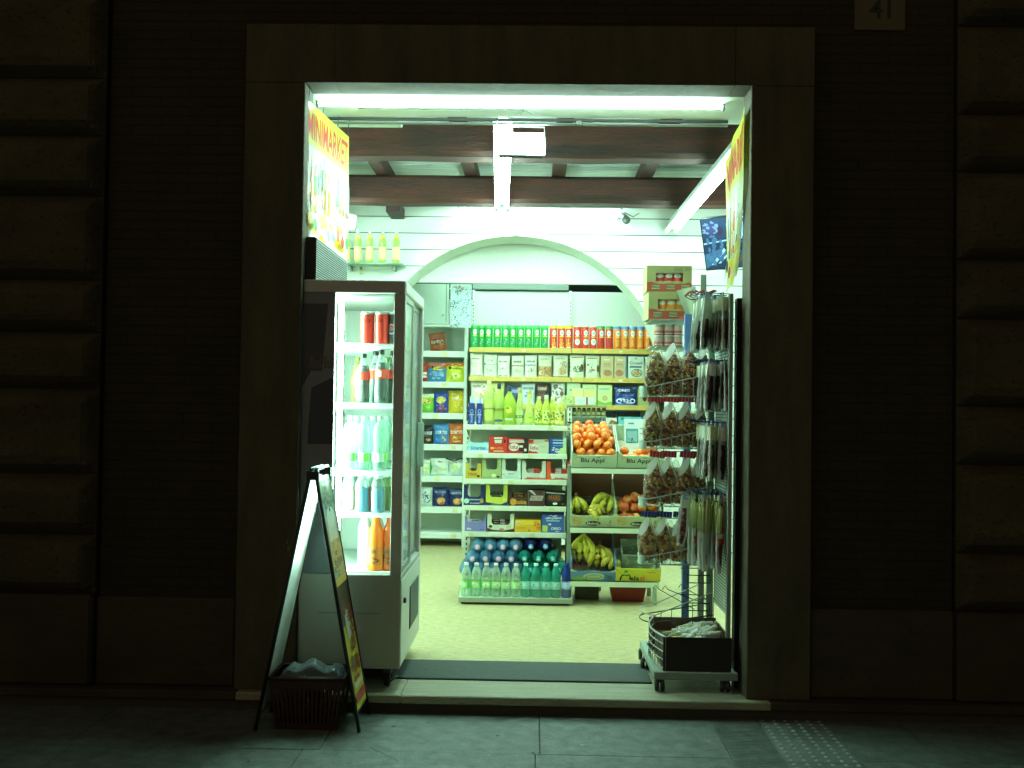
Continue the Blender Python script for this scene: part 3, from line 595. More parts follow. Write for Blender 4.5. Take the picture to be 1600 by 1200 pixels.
for k, (px, y, c, cap, l) in enumerate(((567, 5.14, '#79c2e8', '#e8f2f0', 'blue sports drink bottle on the lamp side'), (592, 5.13, '#79c2e8', '#e8f2f0', 'blue sports drink bottle beside the corner post'), (580, 5.23, '#e0442a', '#e8efec', 'red sports drink bottle between the two blue ones'),
        (546, 5.21, '#f0b8a0', '#e8efec', 'pale pink sports drink bottle standing closest to the fridge lamp'), (606, 5.25, '#d8cf5a', '#e8efec', 'yellow sports drink bottle behind the corner post'))):
    inst('en' + c, energy(c, cap), 'sports_drink_bottle', l, 'bottle', (fx(px, y), y, zsh[3]), None, None)
tea = lambda c, l, cap: bottle([(.036, 0), (.042, .012), (.042, .15), (.037, .165), (.039, .18), (.034, .205), (.02, .235), (.018, .266)], P(c, .25, 0, .15, 20, 0, 0, .4), .021, (.262, .288), cap, (.03, .12, l, [('e', .5, .75, .12, .12, '#7d5a2a'), ('s', .5, .35, .25, .25, 14, 2, '#5c2f14')]))
for px, y, k, l in ((590, 5.14, 'a', 'bright orange juice bottle nearest the fridge lamp'), (612, 5.15, 'b', 'deeper orange juice bottle against the corner post')):
    inst('tea' + k, tea('#f0912a' if k == 'a' else '#e8702a', '#d97a28' if k == 'a' else '#b8602a', '#f0912a'), 'juice_bottle', l, 'bottle', (fx(px, y), y, zsh[4]), (0, 0, R(-10)))
for i, (px, y) in enumerate(((573, 5.23), (592, 5.28))): inst('mk', bottle([(.032, 0), (.036, .01), (.036, .2), (.02, .25), (.018, .27)], P('#cfe3da', .3), .02, (.262, .288), '#22263c'), 'milk_bottle', ['white bottle with a navy cap behind the orange juice', 'white bottle with a navy cap at the rear of the bottom shelf'][i], 'bottle', (fx(px, y), y, zsh[4]))
for i, (zk, c) in enumerate(((1, '#a8cf6a'), (3, '#d8d24a'), (2, '#d8624a'), (4, '#7aa8b8'), (4, '#e0a23a'), (2, '#a8d88a'))):
    y = 5.49 + .11 * (i % 3); inst('fb%d' % i, can(.035, .16, c, []) if zk in (0, 3) else bottle(prof_pet(.034, .22), P(c, .3, 0, .2, 20), .015, (.2, .22), '#e8e8e0'), 'drink_bottle', ['pale green drink', 'yellow drink', 'red drink', 'blue drink', 'amber drink', 'light green drink'][i] + ' seen through the sliding fridge door', 'bottle', (FX1 - .13, y, zsh[zk]))
# ================================================================ A-BOARD + basket
ab = thing('sandwich_board', 'folding A-shaped pavement board with a food poster beside the fridge', 'sign', (-1.0, 4.79, GZ))
af = P('#3a3f3c', .35, .7)
ya, yb = 4.655, 4.93
apx, apz = W(489, 745, ya).x, W(489, 738, ya).z; fxr = W(561, 1143, ya).x; fxl = apx - (fxr - apx) * 1.05
ln = lambda p0, p1, t: p0 + (p1 - p0) * t
for s, fxx, nm in ((1, fxr, 'poster_panel'), (-1, fxl, 'rear_panel')):
    ax = apx + .012 * s; m = MB()
    for y in (ya, yb): m.tube([(ax, y, apz), (fxx, y, GZ + .004)], .009, af, 8)
    m.tube([(ax, ya, apz), (ax, ya + .02, apz + .014), (ax, yb - .02, apz + .014), (ax, yb, apz)], .009, af, 8)
    t = .93; m.tube([(ln(ax, fxx, t), ya, ln(apz, GZ, t)), (ln(ax, fxx, t), yb, ln(apz, GZ, t))], .007, af, 8)
    part('frame', m, ab, None, (1.0, -4.79, -GZ))
    S = lambda u, v, h: (ln(ax, fxx, .93 * (1 - v) + .02 * v) + s * (.003 + h), ya + .008 + (yb - ya - .016) * u, ln(apz, GZ, .93 * (1 - v) + .02 * v))
    m = MB(); wm = P('#eef4f0', .4, 0, .04); m.grid(lambda u, v: S(u, v, 0), 1, 1, wm, False); m.grid(lambda u, v: S(u, v, -.008), 1, 1, wm, False)
    if s > 0:
        m.dec(S, [('r', 0, 0, 1, .52, '#d8cc3a'), ('r', 0, .46, 1, .535, '#4c4030'), ('r', 0, .36, 1, .46, '#5a4238'), ('r', 0, .535, 1, .98, '#93a878'), ('r', 0, .53, 1, .56, '#e0c23a'), ('r', .15, .72, .85, .8, '#dfe8dc'), ('e', .5, .82, .36, .045, '#f2f6f0'), ('s', .5, .66, .45, .07, 24, 3, '#c6b64a'), ('s', .5, .9, .45, .05, 20, 5, '#7d6a48'), ('s', .5, .62, .45, .05, 20, 9, '#4f7048'),
            ('r', .25, .3, .6, .43, '#cfd6c6'), ('s', .5, .41, .45, .05, 26, 4, '#8a5238'), ('s', .7, .33, .25, .06, 16, 5, '#b0443a'), ('s', .5, .17, .42, .06, 26, 6, '#a8603c'), ('e', .3, .2, .12, .03, '#6a4a2c'), ('e', .7, .19, .12, .03, '#7c3c2c'), ('r', .1, .095, .9, .12, '#e6e2b8'), ('r', .08, .035, .92, .075, '#c23a28'), ('T', 'MENU', .5, .27, .5, .05, '#8a3020')])
    part(nm, m, ab, None, (1.0, -4.79, -GZ))
for yy in (ya, yb): m = MB(); m.cbox(apx - .028, apx + .028, yy - .011, yy + .011, apz - .035, apz + .006, .003, P('#23282a', .5)); part('hinge', m, ab, None, (1.0, -4.79, -GZ))
# shopping basket between the board's legs
def basket(w, d, h, c):
    def b():
        m = MB(); p = P(c, .5, 0, .15, 10); tp = lambda z: .84 + .16 * z / h
        def side(ax, s):
            for z0, z1 in ((0, .03), (h - .05, h)):
                pts = []
                for z in (z0, z1):
                    k = tp(z)
                    for e in (-1, 1): pts.append((e * w / 2 * k, s * d / 2 * k, z) if ax else (s * w / 2 * k, e * d / 2 * k, z))
                m.add(pts, [(0, 1, 3, 2)], p)
            n = 16
            for i in range(n):
                u0 = -1 + 2 * (i + .12) / n; u1 = -1 + 2 * (i + .72) / n; pts = []
                for z in (.03, h - .05):
                    k = tp(z)
                    for u in (u0, u1): pts.append((u * w / 2 * k, s * d / 2 * k, z) if ax else (s * w / 2 * k, u * d / 2 * k, z))
                m.add(pts, [(0, 1, 3, 2)], p)
        for s in (-1, 1): side(True, s); side(False, s)
        m.add([(-w / 2 * .84, -d / 2 * .84, .001), (w / 2 * .84, -d / 2 * .84, .001), (w / 2 * .84, d / 2 * .84, .001), (-w / 2 * .84, d / 2 * .84, .001)], [(0, 1, 2, 3)], p)
        r = MB(); r.tube([(-w / 2, -d / 2, h), (w / 2, -d / 2, h), (w / 2, d / 2, h), (-w / 2, d / 2, h), (-w / 2, -d / 2, h)], .009, p, 6)
        return [('basket_body', m), ('rim', r)]
    return b
bxc = (W(432, 1050, 4.75).x + W(538, 1050, 4.75).x) / 2
inst('bask', basket(.34, .26, .235, '#34130b'), 'shopping_basket', 'dark red slotted shopping basket under the pavement board', 'basket', (bxc, 4.79, GZ + .001))
m = MB(); cm = glass('#8a969a', .30, .04, '#aab4b2', .25)
def pk(u, v): x = (u - .5) * .27; y = (v - .5) * .2; e = min(1, 7 * min(u, 1 - u, v, 1 - v)); return (x, y, .02 + max(0, e) ** .6 * (.055 + .016 * math.cos(x * 46) + .010 * math.cos(y * 60) + .012 * noise.noise(Vector((x * 30, y * 30, 1)))))
m.grid(pk, 22, 18, cm); m.grid(lambda u, v: (pk(u, v)[0], pk(u, v)[1], .0), 6, 6, P('#1c1f1e', .5)); m.tube([(-.13, -.1, .03), (.13, -.1, .03), (.13, .1, .03), (-.13, .1, .03), (-.13, -.1, .03)], .003, cm)
solo('plastic_pack', m, 'clear plastic food pack lying in the red shopping basket', 'food pack', (bxc + .01, 4.78, GZ + .20), (R(-6), 0, 0))
m = MB()
for i in range(7): m.ball((rnd.uniform(-.1, .1), rnd.uniform(-.07, .07), rnd.uniform(.03, .08)), .045, P('#2a2622', .7, 0, .3, 15), 10, 7, (1, 1, .8), .3, i)
solo('dark_bag', m, 'dark bag filling the inside of the red shopping basket', 'bag', (bxc, 4.79, GZ + .03))
# ================================================================ REAR SHELVING
sm_ = P('#dfe6dc', .45, 0, .04); yel = P('#c8b058', .45, 0, .1, 14); dkk = P('#262a28', .8); bk = P('#cfdccb', .55, 0, .04, 3)
DF = 9.9
xl, xr = W(733, 560, DF).x, 1.25
zr_ = [W(870, p, DF).z for p in (544.5, 589.5, 632, 667)]
sh = thing('rear_shelving', 'wide rear wall shelving with yellow shelf edges under the arch', 'shelving', ((xl + xr) / 2, 10.1, 0)); O = (-(xl + xr) / 2, -10.1, 0)
m = MB(); xm = W(893, 520, DF).x
m.box(xl, xm - .012, 10.34, 10.36, .1, 2.565, bk); m.box(xm + .012, xr, 10.34, 10.36, .1, 2.565, bk); part('back_panel', m, sh, None, O)
m = MB(); m.cbox(xl, xm - .02, 10.28, 10.33, 2.575, 2.72, .004, P('#74827a', .5, 0, .2, 3)); part('band_shade_box', m, sh, None, O)  # added grey box paints the paler left part of the shadow band
for x in (xl + .012, xm, xr):
    m = MB(); m.box(x - .012, x + .012, 10.30, 10.37, 0, 2.57, sm_)
    for q in range(60): zz = .2 + q * .038; m.box(x - .004, x + .004, 10.2985, 10.2995, zz, zz + .016, dkk)
    part('upright', m, sh, None, O)
for i, z in enumerate(zr_ + [.75, .4, .12]):
    for a, b in ((xl, xm - .003), (xm + .003, xr)):
        m = MB(); m.cbox(a, b, DF, 10.33, z - .012, z, .002, sm_); m.cbox(a, b, DF - .012, DF - .001, z - .046, z + .002, .002, yel if i < 4 else sm_)
        if i < 2:
            for q in range(3): xx = a + (b - a) * (.25 + .27 * q); m.box(xx, xx + .035, DF - .0135, DF - .0125, z - .036, z - .012, P(['#d8c24a', '#e2dcae', '#c8b040'][q], .5))
        part('shelf', m, sh, None, O)
m = MB(); m.box(-2.6, 2.28, 11.2, 11.3, 0, 2.8, P('#2a2d2a', .8)); struct('wall_rear_shade', m)  # dark colour paints the shadow band seen above the rear shelving
# crisp cans
OV = '#eef0e8'
def crisp(base, pic, lid, top=None):
    it = [('e', .5, .68, .17, .13, OV), ('t', 'PRINGLES', .5, .68, .26, .045, '#15151a'), ('r', .32, .5, .68, .54, '#f2d84a')] + pic
    if top: it.append(('r', 0, .88, 1, .95, top))
    return can(.0365, .222, base, it, lid)
gc = crisp('#1fae45', [('s', .5, .28, .2, .15, 18, 2, '#3d6a8c'), ('s', .5, .26, .18, .13, 10, 5, '#8fcfa0')], '#7cdc8c', '#58d070')
rc = crisp('#e2402e', [('s', .5, .27, .2, .2, 16, 3, '#f0c24a'), ('r', .3, .03, .7, .07, '#f2e8c8')], '#f0e23a', '#f0e23a')
wc = crisp('#e23e30', [('e', .5, .3, .22, .14, '#dfeee2'), ('r', .33, .26, .67, .36, '#dfeee2'), ('t', 'HOT', .5, .3, .2, .07, '#54655c')], '#e0d8c0')
tc_ = crisp('#d93a2c', [('q', [(.34, .12), (.66, .12), (.5, .46)], '#3d4a3c')], '#3f9a58', '#3fb45a')
oc = crisp('#f08a2a', [('s', .5, .26, .2, .16, 16, 3, '#f4b45a'), ('r', .38, .06, .58, .1, '#a85a1c')], '#6fb2e2', '#5aa6e0')
z0 = zr_[0] + .001
kinds = [('gc', gc, [741, 753, 764, 776.5, 789, 801, 813, 825.5, 838, 850.5], 'green crisp can', '{} green crisp can counting from the chip rack side'), ('rc', rc, [864.5, 877, 889], '', '{} red crisp can with a yellow lid'),
         ('wc', wc, [902, 914, 926.5], '', '{} red crisp can with a large white badge and pale lid'), ('tc', tc_, [939, 952], '', '{} red crisp can with a green lid'), ('oc', oc, [964.5, 976.7, 989, 1001, 1013, 1025], '', '{} orange crisp can with a blue lid')]
for k, bld, pxs, _, lab in kinds:
    for i, px in enumerate(pxs):
        y = DF + .045 + rnd.uniform(0, .012) + (.05 if k == 'gc' and i == 1 else 0)
        inst(k, bld, 'crisp_can', lab.format(ORD[i]) + ' in the can row', 'crisp can', (W(px, 530, y).x, y, z0), (0, 0, R(rnd.uniform(-14, 14) + 4)), 'crisp cans on the top yellow edged shelf')
# cereal row
z1 = zr_[1] + .001
def px_obj(px0, px1, pyt, pyb, d): a, b = W(px0, pyb, d), W(px1, pyb, d); return (a.x + b.x) / 2, b.x - a.x, W((px0 + px1) / 2, pyt, d).z - W((px0 + px1) / 2, pyb, d).z
cer = [(734.5, 754, 552.5, '#dfe4c8', [('r', .1, .74, .75, .8, '#7d8a72'), ('s', .35, .42, .22, .05, 10, 1, '#b08a58'), ('r', .1, .02, .9, .06, '#8a9a88'), ('r', 0, .55, 1, .57, '#b8c09a')], 'cream cereal bag with a thin brown flake picture at the chip rack end', 1),
 (756, 776.5, 553.5, '#d4e0c6', [('r', .2, .68, .7, .76, '#9aa592'), ('s', .38, .3, .22, .08, 12, 2, '#8c5a38'), ('r', .08, .52, .92, .54, '#58684f'), ('r', 0, .54, .1, .6, '#3a4438')], 'pale green cereal bag with a small brown heap, second from the chip rack end', 2),
 (777, 796.5, 555.5, '#dce6cc', [('r', .1, .68, .8, .76, '#8a9a84'), ('s', .4, .38, .35, .06, 10, 3, '#5a7a54'), ('r', .1, .02, .35, .06, '#54685a'), ('r', .6, .02, .85, .06, '#54685a')], 'cream cereal bag with green leaf picture, third from the chip rack end', 3),
 (799, 818.5, 555, '#d8e0c4', [('r', .15, .66, .8, .76, '#6e8270'), ('r', .02, .49, .98, .54, '#8c4a38'), ('s', .45, .26, .35, .08, 14, 4, '#6a6a48')], 'cream cereal bag with a red brown band across the middle', 4),
 (819.5, 839, 554, '#dce4cc', [('r', .15, .66, .82, .76, '#7c8f84'), ('r', .06, .52, .9, .57, '#4a6484'), ('s', .47, .3, .3, .09, 14, 5, '#7a5638')], 'cream cereal bag with a blue band across the middle', 5),
 (840.5, 862.5, 553, '#c9cfae', [('r', .08, .78, .75, .83, '#8a9274'), ('r', 0, .02, 1, .48, '#b48a50'), ('s', .65, .28, .3, .16, 20, 6, '#8a5222'), ('e', .15, .2, .1, .1, '#e8ead8')], 'beige cereal bag with a golden brown flake heap', 6),
 (864, 887.5, 553, '#cdd3b6', [('r', .12, .8, .8, .85, '#8a9278'), ('e', .7, .55, .26, .2, '#a9946a'), ('e', .62, .28, .3, .17, '#b8925c'), ('s', .62, .28, .28, .15, 20, 7, '#d8c08a'), ('r', .15, .1, .3, .26, '#e8ead8'), ('r', 0, .0, 1, .05, '#9a7c4a')], 'beige cereal bag with round biscuit pictures', 7),
 (890, 913, 552.5, '#d2dcb8', [('r', .1, .86, .9, .9, '#9a5a4a'), ('s', .5, .35, .3, .16, 40, 8, '#5a6a58'), ('e', .85, .42, .12, .18, '#6c4434')], 'pale cereal bag with dark speckles and a cocoa bean', 8),
 (914.5, 937, 553, '#ccd8b6', [('r', .1, .84, .85, .88, '#a0605a'), ('s', .45, .32, .3, .16, 14, 9, '#8a5a3a'), ('e', .88, .4, .1, .18, '#6c3c2c'), ('e', .15, .58, .1, .05, '#58705a')], 'pale cereal bag with nut pieces and a cocoa bean at the edge', 9)]
for (a, b, t, base, its, lab, sd) in cer:
    d = DF + .05; x, w, h = px_obj(a, b, t, 588, d); inst('cer%d' % sd, bag(w * 1.0, h, .06, base, its, sd, True, .5), 'cereal_bag', lab, 'cereal bag', (x, d, z1), (0, 0, R(rnd.uniform(-4, 4))), 'cereal bags on the second yellow edged shelf')
for i, (a, b, base, its, lab) in enumerate([(938, 958.5, '#bcae82', [('r', .25, .8, .7, .86, '#dcd4b4'), ('t', 'BAKED', .5, .62, .55, .1, '#b06a54'), ('r', .18, .5, .85, .515, '#8a6a4a'), ('e', .55, .22, .34, .14, '#a87a50'), ('s', .52, .34, .25, .05, 12, 2, '#6a5434')], 'tan cereal box with a brown bowl, next to the cocoa bean bag'),
  (959, 979, '#bcae82', [('r', .25, .8, .7, .86, '#dcd4b4'), ('t', 'BAKED', .45, .62, .55, .1, '#b06a54'), ('r', .1, .5, .8, .515, '#8a6a4a'), ('e', .42, .22, .34, .14, '#b0745a'), ('s', .4, .34, .25, .05, 12, 3, '#6a5434'), ('r', .9, 0, 1, 1, '#5a7a9a')], 'tan cereal box with a reddish bowl and a blue edge'),
  (980.5, 1006, '#c3d4c4', [('t', 'Cruesli', .5, .7, .8, .14, '#8a5038'), ('r', .1, .48, .85, .56, '#4a6878'), ('e', .55, .24, .36, .19, '#6a5f44'), ('e', .55, .24, .32, .16, '#c9b98c'), ('s', .55, .24, .28, .14, 20, 5, '#8a6a3c'), ('e', .5, .9, .06, .04, '#5a7a68')], 'pale blue cereal box reading Cruesli'),
  (1007, 1030, '#cfd8c4', [('r', .1, .4, .9, .6, '#8a5a44')], 'pale cereal box half hidden behind the hanging spice bags')]):
    d = DF + .045; x, w, h = px_obj(a, b, 554.5, 588.5, d); inst('cb%d' % i, carton(w * .97, .06, h, base, its), 'cereal_box', lab, 'cereal box', (x, d, z1), (0, 0, R(rnd.uniform(-2, 2))), 'cereal boxes on the second yellow edged shelf')
# third row
z2 = zr_[2] + .001; d = DF + .05
row3 = [(735, 764, 597, 'bag', '#d6dcc4', [('t', 'nutella', .45, .8, .7, .16, '#8a3a2a'), ('e', .5, .42, .26, .18, '#e8e2c0'), ('e', .6, .36, .14, .12, '#b98a4c')], 'cream snack bag reading nutella'),
 (766, 788, 598, 'bag', '#c8d27a', [('s', .5, .5, .4, .3, 12, 2, '#8aa04a')], 'olive yellow snack bag behind the limoncello'),
 (790, 812, 603, 'bag', '#24335a', [('r', .1, .6, .9, .8, '#8a9ac8'), ('s', .5, .3, .3, .15, 10, 3, '#b8685a')], 'navy snack bag behind the wide limoncello bottle'),
 (814, 836, 599, 'bag', '#b9c9c6', [('r', .1, .7, .9, .82, '#5a7a9a'), ('s', .5, .4, .3, .2, 14, 4, '#7a6a8a')], 'grey blue snack bag between the slim limoncello bottles'),
 (838, 857, 600, 'bag', '#4a3026', [('r', .1, .7, .85, .85, '#a89a84'), ('s', .5, .35, .35, .2, 14, 5, '#8a5a3a'), ('e', .8, .3, .15, .12, '#c8b08c')], 'dark brown snack bag with a pale label'),
 (861, 883, 597, 'bag', '#d3ddd4', [('e', .32, .82, .22, .1, '#6a4632'), ('s', .5, .5, .42, .35, 30, 6, '#7a5a48'), ('e', .66, .2, .16, .14, '#cdbf84'), ('r', 0, 0, 1, .03, '#b04a3a')], 'white snack bag speckled with nuts'),
 (885, 907, 596.5, 'box', '#b7c9a4', [('r', .2, .62, .4, .7, '#7a8a70'), ('r', .55, .28, .9, .5, '#c8b878'), ('r', .1, .05, .9, .3, '#c4d4ae')], 'pale green biscuit box with a small grey mark'),
 (909.5, 932, 599, 'box', '#c2d49a', [('r', .15, .75, .85, .8, '#7ab0a8'), ('t', 'BISCOTTI', .5, .58, .6, .08, '#8aa070'), ('r', 0, 0, 1, .12, '#9abf5a')], 'light green biscuit box in the middle of the row'),
 (933, 956.5, 599.5, 'box', '#c6d694', [('r', .1, .76, .8, .82, '#74aab0'), ('e', .5, .34, .26, .18, '#e2e4b0'), ('e', .5, .34, .22, .15, '#b8b070'), ('q', [(0, 0), (1, 0), (1, .18), (.5, .1), (0, .24)], '#7fae3e')], 'light green biscuit box with a round biscuit and grass green foot'),
 (996, 1014, 603, 'box', '#a8ae74', [('e', .6, .5, .22, .28, '#3a2218')], 'olive box with a dark oval beside the blue biscuit pack')]
for i, (a, b, t, k, base, its, lab) in enumerate(row3):
    x, w, h = px_obj(a, b, t, 631, d); inst('r3%d' % i, bag(w, h, .06, base, its, 20 + i, True, .4) if k == 'bag' else carton(w * .97, .06, h, base, its), 'snack_bag' if k == 'bag' else 'biscuit_box', lab, 'snack bag' if k == 'bag' else 'biscuit box', (x, d, z2), (0, 0, R(rnd.uniform(-3, 3))))
x, w, h = px_obj(959.5, 995.5, 602, 630.5, d)
inst('oreo', bag(w, h, .05, '#1f3f8c', [('r', .1, .66, .9, .9, '#16264a'), ('t', 'OREO', .42, .82, .5, .14, '#eef2f6'), ('e', .82, .78, .1, .1, '#15161c'), ('e', .5, .24, .46, .2, '#9fb6dc'), ('e', .5, .24, .44, .18, '#1f3f8c'), ('t', 'OREO', .5, .24, .86, .26, '#f4f6f4')], 41, True, .25), 'biscuit_pack', 'blue biscuit pack with large white letters on the yellow edged shelf', 'biscuit pack', (x, d, z2))
z3 = zr_[3] + .001
for a, b, t, base, its, lab in ((940, 964, 652, '#d8dcc8', [('r', 0, 0, .22, 1, '#3a6aa8'), ('q', [(.25, 0), (1, 0), (1, .6), (.6, .8)], '#8a6248'), ('s', .7, .35, .25, .25, 12, 3, '#c9a070')], 'white and blue box with brown cookies on the lowest yellow edged shelf'),
                            (965, 1003, 650, '#6fc0c4', [('r', .1, .7, .22, .95, '#3a8a5a'), ('t', 'FRUIT', .5, .5, .4, .2, '#b4dcd8'), ('e', .86, .42, .12, .3, '#8a7a5a'), ('r', .25, .12, .6, .16, '#3f9aa0')], 'long turquoise box on the lowest yellow edged shelf'),
                            (1004, 1030, 650, '#7aa8c4', [('r', .1, .5, .9, .7, '#c8d8d8')], 'light blue box behind the spice bags')):
    x, w, h = px_obj(a, b, t, 667, d); inst('lo' + base, carton(w * .97, .1, h, base, its), 'food_box', lab, 'food box', (x, d, z3))
for i, (a, b) in enumerate(((938, 962), (964, 1000))):
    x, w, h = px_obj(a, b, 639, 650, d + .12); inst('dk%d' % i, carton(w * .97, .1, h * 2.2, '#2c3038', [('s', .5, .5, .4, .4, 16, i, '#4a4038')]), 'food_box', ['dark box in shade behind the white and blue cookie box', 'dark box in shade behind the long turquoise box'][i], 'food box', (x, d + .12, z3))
# ---- white chip rack
DL = 10.15; a = W(661, 700, DL); b = W(728, 700, DL); X0, X1 = a.x - .28, b.x
zl_ = [W(694, p, DL).z for p in (548.5, 596.5, 645.5, 694.5, 744, 792.5, 832)]
zt = W(694, 507, DL).z
sh = thing('chip_rack', 'white painted rack full of chip bags standing against the rear wall', 'shelving', ((X0 + X1) / 2, DL, 0)); O = (-(X0 + X1) / 2, -DL, 0)
pw = P('#dbe5da', .5, 0, .05, 6); pb = P('#c3d2c4', .55, 0, .05, 4)
for x in (X0, X1 - .03): m = MB(); m.cbox(x, x + .03, DL, DL + .36, 0, zt, .002, pw); part('side_panel', m, sh, None, O)
m = MB(); m.box(X0 + .03, X1 - .03, DL + .34, DL + .36, .1, zt - .02, pb); part('back_panel', m, sh, None, O)
m = MB(); m.cbox(X0 + .03, X1 - .03, DL + .002, DL + .34, zt - .022, zt - .002, .002, pw); part('top', m, sh, None, O)
for z in zl_:
    m = MB(); m.cbox(X0 + .031, X1 - .031, DL - .004, DL + .339, z - .06, z, .003, pw); xx = rnd.uniform(X0 + .35, X1 - .12)
    m.box(xx, xx + .05, DL - .0055, DL - .0045, z - .05, z - .01, P('#d9d6a0', .5)); part('shelf', m, sh, None, O)
def chips(px0, px1, pt, k, base, its, lab, sd, rot=(0, 0, 0), dz=0, d=DL + .09):
    z = zl_[k] + .001; pb_ = (548.5, 596.5, 645.5, 694.5, 744, 792.5)[k]; x, w, h = px_obj(px0, px1, pt, pb_ - 1, d)
    inst('ch%d' % sd, bag(w * 1.06, h, .075, base, its, sd, False, .28), 'chip_bag', lab, 'chip bag', (x, d, z + dz), rot, 'chip bags on the white rack')
chips(673, 698, 519, 0, '#9c5230', [('e', .5, .5, .42, .16, '#2c1a14'), ('t', 'DORITOS', .5, .5, .76, .16, '#e8e2d4'), ('s', .5, .2, .35, .12, 12, 4, '#c87a3c')], 'brown chip bag standing alone on the top shelf', 51, (0, R(-7), 0), .004)
chips(655, 668, 566, 1, '#a8452c', [('r', .3, .2, .95, .5, '#e8e0cc'), ('r', .3, .3, .95, .36, '#2a2a2a')], 'red brown chip bag half hidden behind the fridge edge', 52)
chips(669, 697, 565, 1, '#4f86c0', [('r', 0, .72, 1, 1, '#c86a34'), ('e', .55, .7, .36, .12, '#e0d04a'), ('t', 'Fonzies', .58, .7, .56, .12, '#39401c'), ('e', .25, .75, .06, .08, '#1c1c1c'), ('s', .5, .35, .4, .22, 26, 6, '#8fc0d8')], 'blue chip bag with an orange top', 53)
chips(697.5, 725, 565, 1, '#d8dc3a', [('r', 0, .8, 1, 1, '#c86a34'), ('t', 'Fonzies', .55, .7, .6, .13, '#4a5a1c'), ('e', .2, .72, .06, .08, '#1c1c1c'), ('e', .5, .3, .3, .16, '#eef0a0'), ('s', .5, .3, .28, .14, 8, 7, '#5a6a2c')], 'yellow green chip bag with an orange top', 54)
LY = lambda c: [('e', .5, .62, .36, .17, '#e9d23e'), ('e', .5, .62, .31, .13, c), ('t', "Lay's", .5, .62, .5, .17, '#f2f2ea')]
chips(655, 677.5, 615, 2, '#6fc23e', [('r', 0, .8, 1, 1, '#dfe6c4')] + LY('#c2382c') + [('s', .5, .25, .35, .15, 10, 4, '#c8dc6a')], 'green chip bag with a red oval emblem', 55)
chips(678, 700.5, 612, 2, '#2b47a0', LY('#d8d24a') + [('s', .5, .22, .4, .16, 14, 5, '#d0502c'), ('s', .4, .3, .3, .1, 6, 6, '#dfe2e6')], 'deep blue chip bag with a yellow emblem', 56)
chips(701, 726, 609, 2, '#d9c42c', [('r', 0, .75, 1, 1, '#b8a03a')] + LY('#c9a82c') + [('s', .6, .22, .35, .13, 10, 8, '#eee48a')], 'plain yellow chip bag beside the rack side panel', 57)
DT = [('t', 'DORITOS', .52, .58, .8, .17, '#f2f4f2'), ('q', [(.5, .08), (.88, .2), (.6, .42)], '#e0b04a')]
chips(654, 677, 664, 3, '#1e2028', DT, 'black chip bag with white letters', 58); chips(677.5, 701, 662, 3, '#3f83bf', [('s', .5, .8, .4, .1, 8, 2, '#7ab4dc')] + DT, 'sky blue chip bag with white letters', 59)
chips(701.5, 726, 661, 3, '#cc6a2a', [('s', .5, .2, .35, .13, 12, 3, '#e8a85a')] + DT[:1] + [('e', .4, .36, .12, .07, '#c8d24a'), ('r', .3, .12, .7, .16, '#f0e0c0')], 'orange chip bag with white letters', 60)
chips(655, 671.5, 719, 4, '#cfdcc8', [('e', .7, .42, .3, .12, '#d6e25a'), ('r', .45, .75, .9, .82, '#c89a4a')], 'pale chip bag with a lime mark behind the fridge edge', 61)
chips(672.5, 700.5, 716, 4, '#cfded0', [('q', [(0, 0), (.12, 0), (.1, .5), (0, .9)], '#38a04a'), ('e', .62, .36, .24, .08, '#d6dc6a'), ('r', .42, .76, .66, .83, '#b05a34')], 'pale mint chip bag with a green side stripe', 62)
chips(701.5, 726, 718, 4, '#cbdcd0', [('e', .38, .5, .24, .17, '#cfd85a'), ('r', .3, .8, .52, .86, '#b05a34')], 'pale mint chip bag with a round yellow mark', 63)
chips(655, 675, 762, 5, '#c9d8cc', [('e', .62, .4, .3, .22, '#2c4a7c'), ('e', .62, .4, .24, .17, '#d3e0d4'), ('s', .5, .7, .3, .1, 8, 3, '#3c5a6c')], 'white chip bag with a dark blue ring', 64)
BL = [('t', 'NACHOS', .5, .76, .7, .12, '#9fb8cc'), ('e', .55, .3, .26, .2, '#d89a44'), ('e', .5, .34, .18, .13, '#ecc07a')]
chips(676, 700, 762, 5, '#1f2f66', BL + [('e', .68, .18, .12, .08, '#c8583a')], 'navy chip bag with a round orange cracker', 65); chips(700.5, 726, 764, 5, '#1c2a5c', BL + [('e', .85, .4, .08, .12, '#e6ece6')], 'navy chip bag with a cracker and white mark by the side panel', 66)
m = MB(); z = zl_[4] + .16; a = W(700, 715, DL + .05); m.tube([(a.x - .02, DL + .05, z + .015), (a.x + .06, DL + .04, z - .01), (a.x + .16, DL + .05, z + .02)], .008, P('#3a2018', .5)); solo('liquorice_stick', m, 'dark twisted stick lying across the pale mint chip bags', 'snack')
